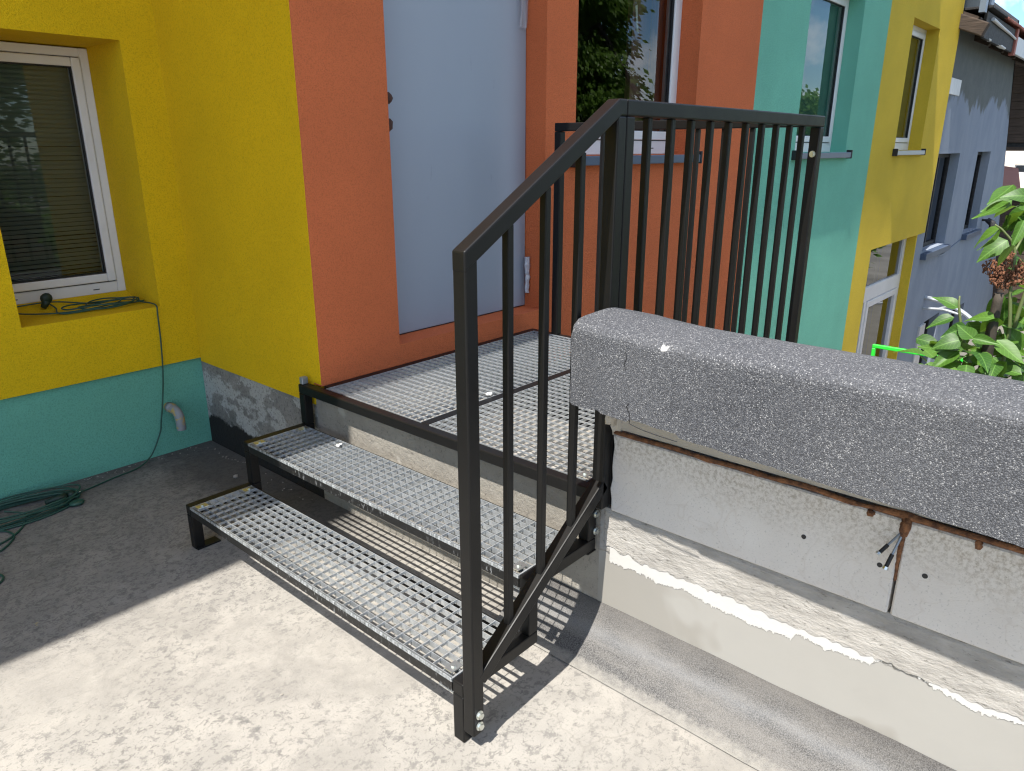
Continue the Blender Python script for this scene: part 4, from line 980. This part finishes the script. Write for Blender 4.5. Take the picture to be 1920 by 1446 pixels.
FILL = [(1.49, -1.04, 0.87), (1.69, -1.15, 0.77), (1.71, -1.16, 0.78), (1.62, -1.08, 0.79), (1.8, -1.07, 0.83), (1.48, -0.95, 0.85), (1.73, -1.0, 0.91), (1.82, -1.1, 0.82), (1.78, -0.88, 0.78), (1.47, -1.12, 0.91), (1.57, -0.97, 0.82), (1.89, -1.11, 0.76), (1.62, -1.16, 0.8), (1.65, -1.04, 0.79), (1.74, -1.16, 0.78), (1.89, -0.86, 0.79), (1.46, -0.97, 0.83), (1.46, -1.08, 0.83), (1.64, -1.02, 0.93), (1.47, -1.02, 0.9), (1.74, -1.05, 0.78), (1.71, -1.18, 0.77), (1.56, -1.08, 0.82), (1.48, -1.15, 1.15), (1.55, -1.08, 1.03), (1.61, -1.08, 0.8), (1.83, -1.05, 0.86), (1.88, -0.85, 0.76), (1.63, -1.06, 0.86), (1.43, -1.18, 1.0), (1.65, -1.12, 0.85), (1.59, -0.95, 0.84), (1.47, -0.92, 0.9), (1.83, -1.11, 0.74), (1.8, -1.1, 0.86), (1.65, -0.94, 0.87), (1.63, -0.93, 0.91), (1.62, -0.99, 0.9), (1.87, -1.06, 0.75), (1.94, -0.91, 0.71), (1.94, -0.86, 0.84), (1.45, -1.1, 0.84), (1.74, -0.92, 0.8), (1.49, -1.18, 0.91), (1.47, -1.08, 0.85), (1.45, -1.07, 0.94), (1.83, -0.98, 0.83), (1.51, -1.01, 0.92), (1.89, -1.05, 0.91), (1.45, -1.07, 0.85), (1.75, -1.03, 0.77), (1.54, -0.91, 0.9), (1.66, -0.87, 0.79), (1.51, -1.07, 0.87), (1.7, -1.0, 0.92), (1.95, -1.15, 0.71), (1.7, -1.13, 0.91), (1.45, -1.05, 0.98), (1.58, -1.08, 0.9), (1.47, -1.11, 0.98), (1.68, -1.09, 0.86), (1.74, -1.07, 0.76), (1.54, -1.0, 0.92), (1.75, -1.1, 0.95), (1.74, -1.15, 0.76), (1.64, -1.06, 0.91), (1.74, -0.87, 0.77), (1.61, -0.94, 0.8), (1.43, -1.05, 0.9), (1.83, -1.1, 0.8), (1.73, -0.84, 0.89), (1.86, -1.11, 1.08), (1.54, -0.92, 0.84), (1.54, -1.14, 0.84), (1.92, -0.86, 0.72), (1.81, -1.16, 0.84), (1.62, -1.02, 0.86), (1.56, -1.09, 0.84), (1.65, -1.04, 0.8), (1.47, -1.19, 0.83), (1.55, -1.14, 0.82), (1.54, -1.14, 0.96), (1.58, -0.9, 0.83), (1.84, -1.07, 1.02), (1.88, -1.09, 1.03)]
FILL += [(1.68, -1.04, 1.37), (1.93, -1.09, 0.93), (1.84, -1.06, 1.32), (1.93, -1.13, 0.99), (1.77, -1.07, 1.34), (1.69, -1.15, 1.0), (1.82, -1.04, 1.35), (1.95, -1.05, 0.91), (1.97, -1.03, 1.27), (1.95, -1.1, 0.95), (1.94, -1.0, 1.27), (1.84, -1.06, 1.29), (1.8, -1.09, 1.34), (1.85, -1.07, 1.27), (1.68, -1.09, 1.39), (1.77, -1.06, 1.32), (1.91, -1.14, 0.92), (1.76, -1.07, 1.43), (1.8, -1.14, 1.04), (1.94, -1.11, 1.1), (1.79, -1.03, 1.37), (1.66, -1.11, 1.28), (1.76, -1.09, 1.26), (1.8, -1.08, 0.92), (1.67, -1.07, 1.37), (2.0, -1.02, 1.29), (2.0, -1.06, 1.21), (1.8, -1.04, 1.31), (1.94, -1.07, 0.94), (1.75, -1.03, 1.42), (1.71, -1.09, 1.0), (1.85, -1.06, 0.93), (1.97, -1.09, 1.22), (1.91, -1.1, 1.01)]
for q in FILL:
    a = random.uniform(0, 6.28); L = random.uniform(.08, .125)
    add_leaf(q, (q[0]+L*math.cos(a)*.75, q[1]+L*math.sin(a)*.75, q[2]+L*random.uniform(-.65, .15)), (random.uniform(-.9, .1), random.uniform(-.7, .4), random.uniform(.4, 1)))
for i in range(70):   # fuller growth low down, to the right and below the coping line
    x = random.uniform(1.45, 2.1); y = random.uniform(-1.75, -1.02)-.0; z = random.uniform(.35, .90)+max(0, (-1.12-y))*.45*random.random()
    a = random.uniform(0, 6.28); L = random.uniform(.075, .12)
    add_leaf((x, y, z), (x+L*math.cos(a)*.8, y+L*math.sin(a)*.8, z+L*random.uniform(-.6, .2)), (random.uniform(-.8, .2), random.uniform(-.6, .4), random.uniform(.4, 1)))
def stem(pts, r0, r1, mat=M_BARK):
    bm = bmesh.new(); tube(bm, [Vector(p)-LO for p in spline(pts, 6)], r0, 7, r1); mesh_obj("stem", bm, mat, LS, smooth=True)
stem([(1.72, -1.06, -2.2), (1.70, -1.05, -.8), (1.68, -1.06, .3), (1.66, -1.07, .75), (1.62, -1.072, .93), (1.60, -1.074, 1.10)], .030, .014)
stem([(1.70, -1.05, .3), (1.70, -1.03, .8), (1.70, -.985, .92), (1.70, -.957, 1.02), (1.71, -.95, 1.06)], .008, .0028, M_TWIG)
stem([(1.68, -1.06, .5), (1.62, -1.12, .9), (1.60, -1.10, 1.12), (1.60, -1.09, 1.235), (1.58, -1.055, 1.29), (1.57, -1.03, 1.31)], .007, .0025, M_TWIG)
stem([(1.60, -1.09, 1.23), (1.62, -1.10, 1.27), (1.60, -1.12, 1.34)], .004, .0025, M_TWIG)
stem([(1.60, -1.13, 1.0), (1.60, -1.15, 1.20), (1.62, -1.20, 1.40)], .006, .003, M_TWIG)
bm = bmesh.new()
for c, r, cnt in (((1.60, -1.040, 1.178), .026, 60), ((1.60, -1.060, 1.150), .024, 50), ((1.60, -1.078, 1.215), .018, 40), ((1.60, -1.088, 1.178), .028, 70), ((1.60, -1.078, 1.142), .030, 80), ((1.60, -1.110, 1.155), .030, 70), ((1.60, -1.125, 1.185), .026, 50)):
    for i in range(cnt*2):
        v = Vector((random.gauss(0, 1), random.gauss(0, 1), random.gauss(0, 1))).normalized()*r*random.uniform(.5, 1.05)
        blob(bm, Vector(c)+v-LO, random.choice((.0016, .002, .0026, .0036)), 0, .7, (1, 1, 1.5))
mesh_obj("flower_head", bm, M_DRY, LS)

# ------------------------------------------------------------------ trees across the yard (they show in the window glass)
def crown_tree(name, label, cat, loc, h, r, n, seed, droop):
    random.seed(seed); t = thing(name, label, cat, loc, 'trees across the yard')
    bm = bmesh.new(); tube(bm, [(0, 0, 0), (.1, .05, h*.4), (0, 0, h*.8)], .22, 8, .06)
    for i in range(14):
        a = random.uniform(0, 6.28); z0 = h*random.uniform(.25, .75); L = r*random.uniform(.5, .9)
        tube(bm, [(0, 0, z0), (math.cos(a)*L*.5, math.sin(a)*L*.5, z0+.3), (math.cos(a)*L, math.sin(a)*L, z0+.2-droop)], .05, 5, .015)
    mesh_obj("trunk", bm, M_BARK, t)
    bm = bmesh.new()
    cl = []
    for i in range(70):
        zz = random.uniform(.12, 1.0)*h; rr = r*(1-.75*max(0, (zz/h-.35)/.65))*random.uniform(.35, 1.0); a = random.uniform(0, 6.28)
        cl.append((Vector((math.cos(a)*rr, math.sin(a)*rr, zz)), random.uniform(.35, .75)*r*.35))
    for c, cr in cl:
        for i in range(n//70):
            p = c+Vector((random.gauss(0, .5), random.gauss(0, .5), random.gauss(0, .3)))*cr
            d = Vector((p.x, p.y, -droop*random.uniform(.3, 1.6))).normalized(); s = d.orthogonal().normalized(); s.rotate(Matrix.Rotation(random.uniform(0, 6.28), 3, d))
            L = random.uniform(.06, .16)*(1 if n > 60000 else 1.7); w = L*.20
            vs = [bm.verts.new(p), bm.verts.new(p+d*L*.5+s*w), bm.verts.new(p+d*L), bm.verts.new(p+d*L*.5-s*w)]; bm.faces.new(vs)
    mesh_obj("crown", bm, M_TREE, t); return t
crown_tree("pine_tree", "green feathery tree across the yard, mirrored in the orange wall's window", "tree", (9.6, -4.3, -2.25), 7.2, 2.3, 64000, 3, 1.0)
crown_tree("yard_tree", "low bushy tree deeper in the yard, mirrored in the teal wall's window", "tree", (19.0, -3.9, -2.25), 4.9, 2.3, 14000, 4, .4)
crown_tree("yard_tree", "rounded tree near the terrace edge, mirrored in the blind window", "tree", (1.9, -11.5, -2.25), 9.5, 4.2, 56000, 6, .4)
nh = thing("garden_wall", "low orange brick garden wall with a white balustrade across the yard", "garden wall")
bx("base_wall", M_TILE2, nh, 13.5, 13.75, -5.2, -.35, -2.25, -.95); bx("top_rail", M_PVC, nh, 13.48, 13.77, -5.2, -.35, -.42, -.32)
p0 = None
for i in range(24):
    if p0 is None: p0 = bx("baluster", M_PVC, nh, 13.57, 13.68, -.05, .05, -.9495, -.4205)
    else: inst(p0, nh, (0, -.45-.2*i, 0))
p0.location = (0, -.45, 0)
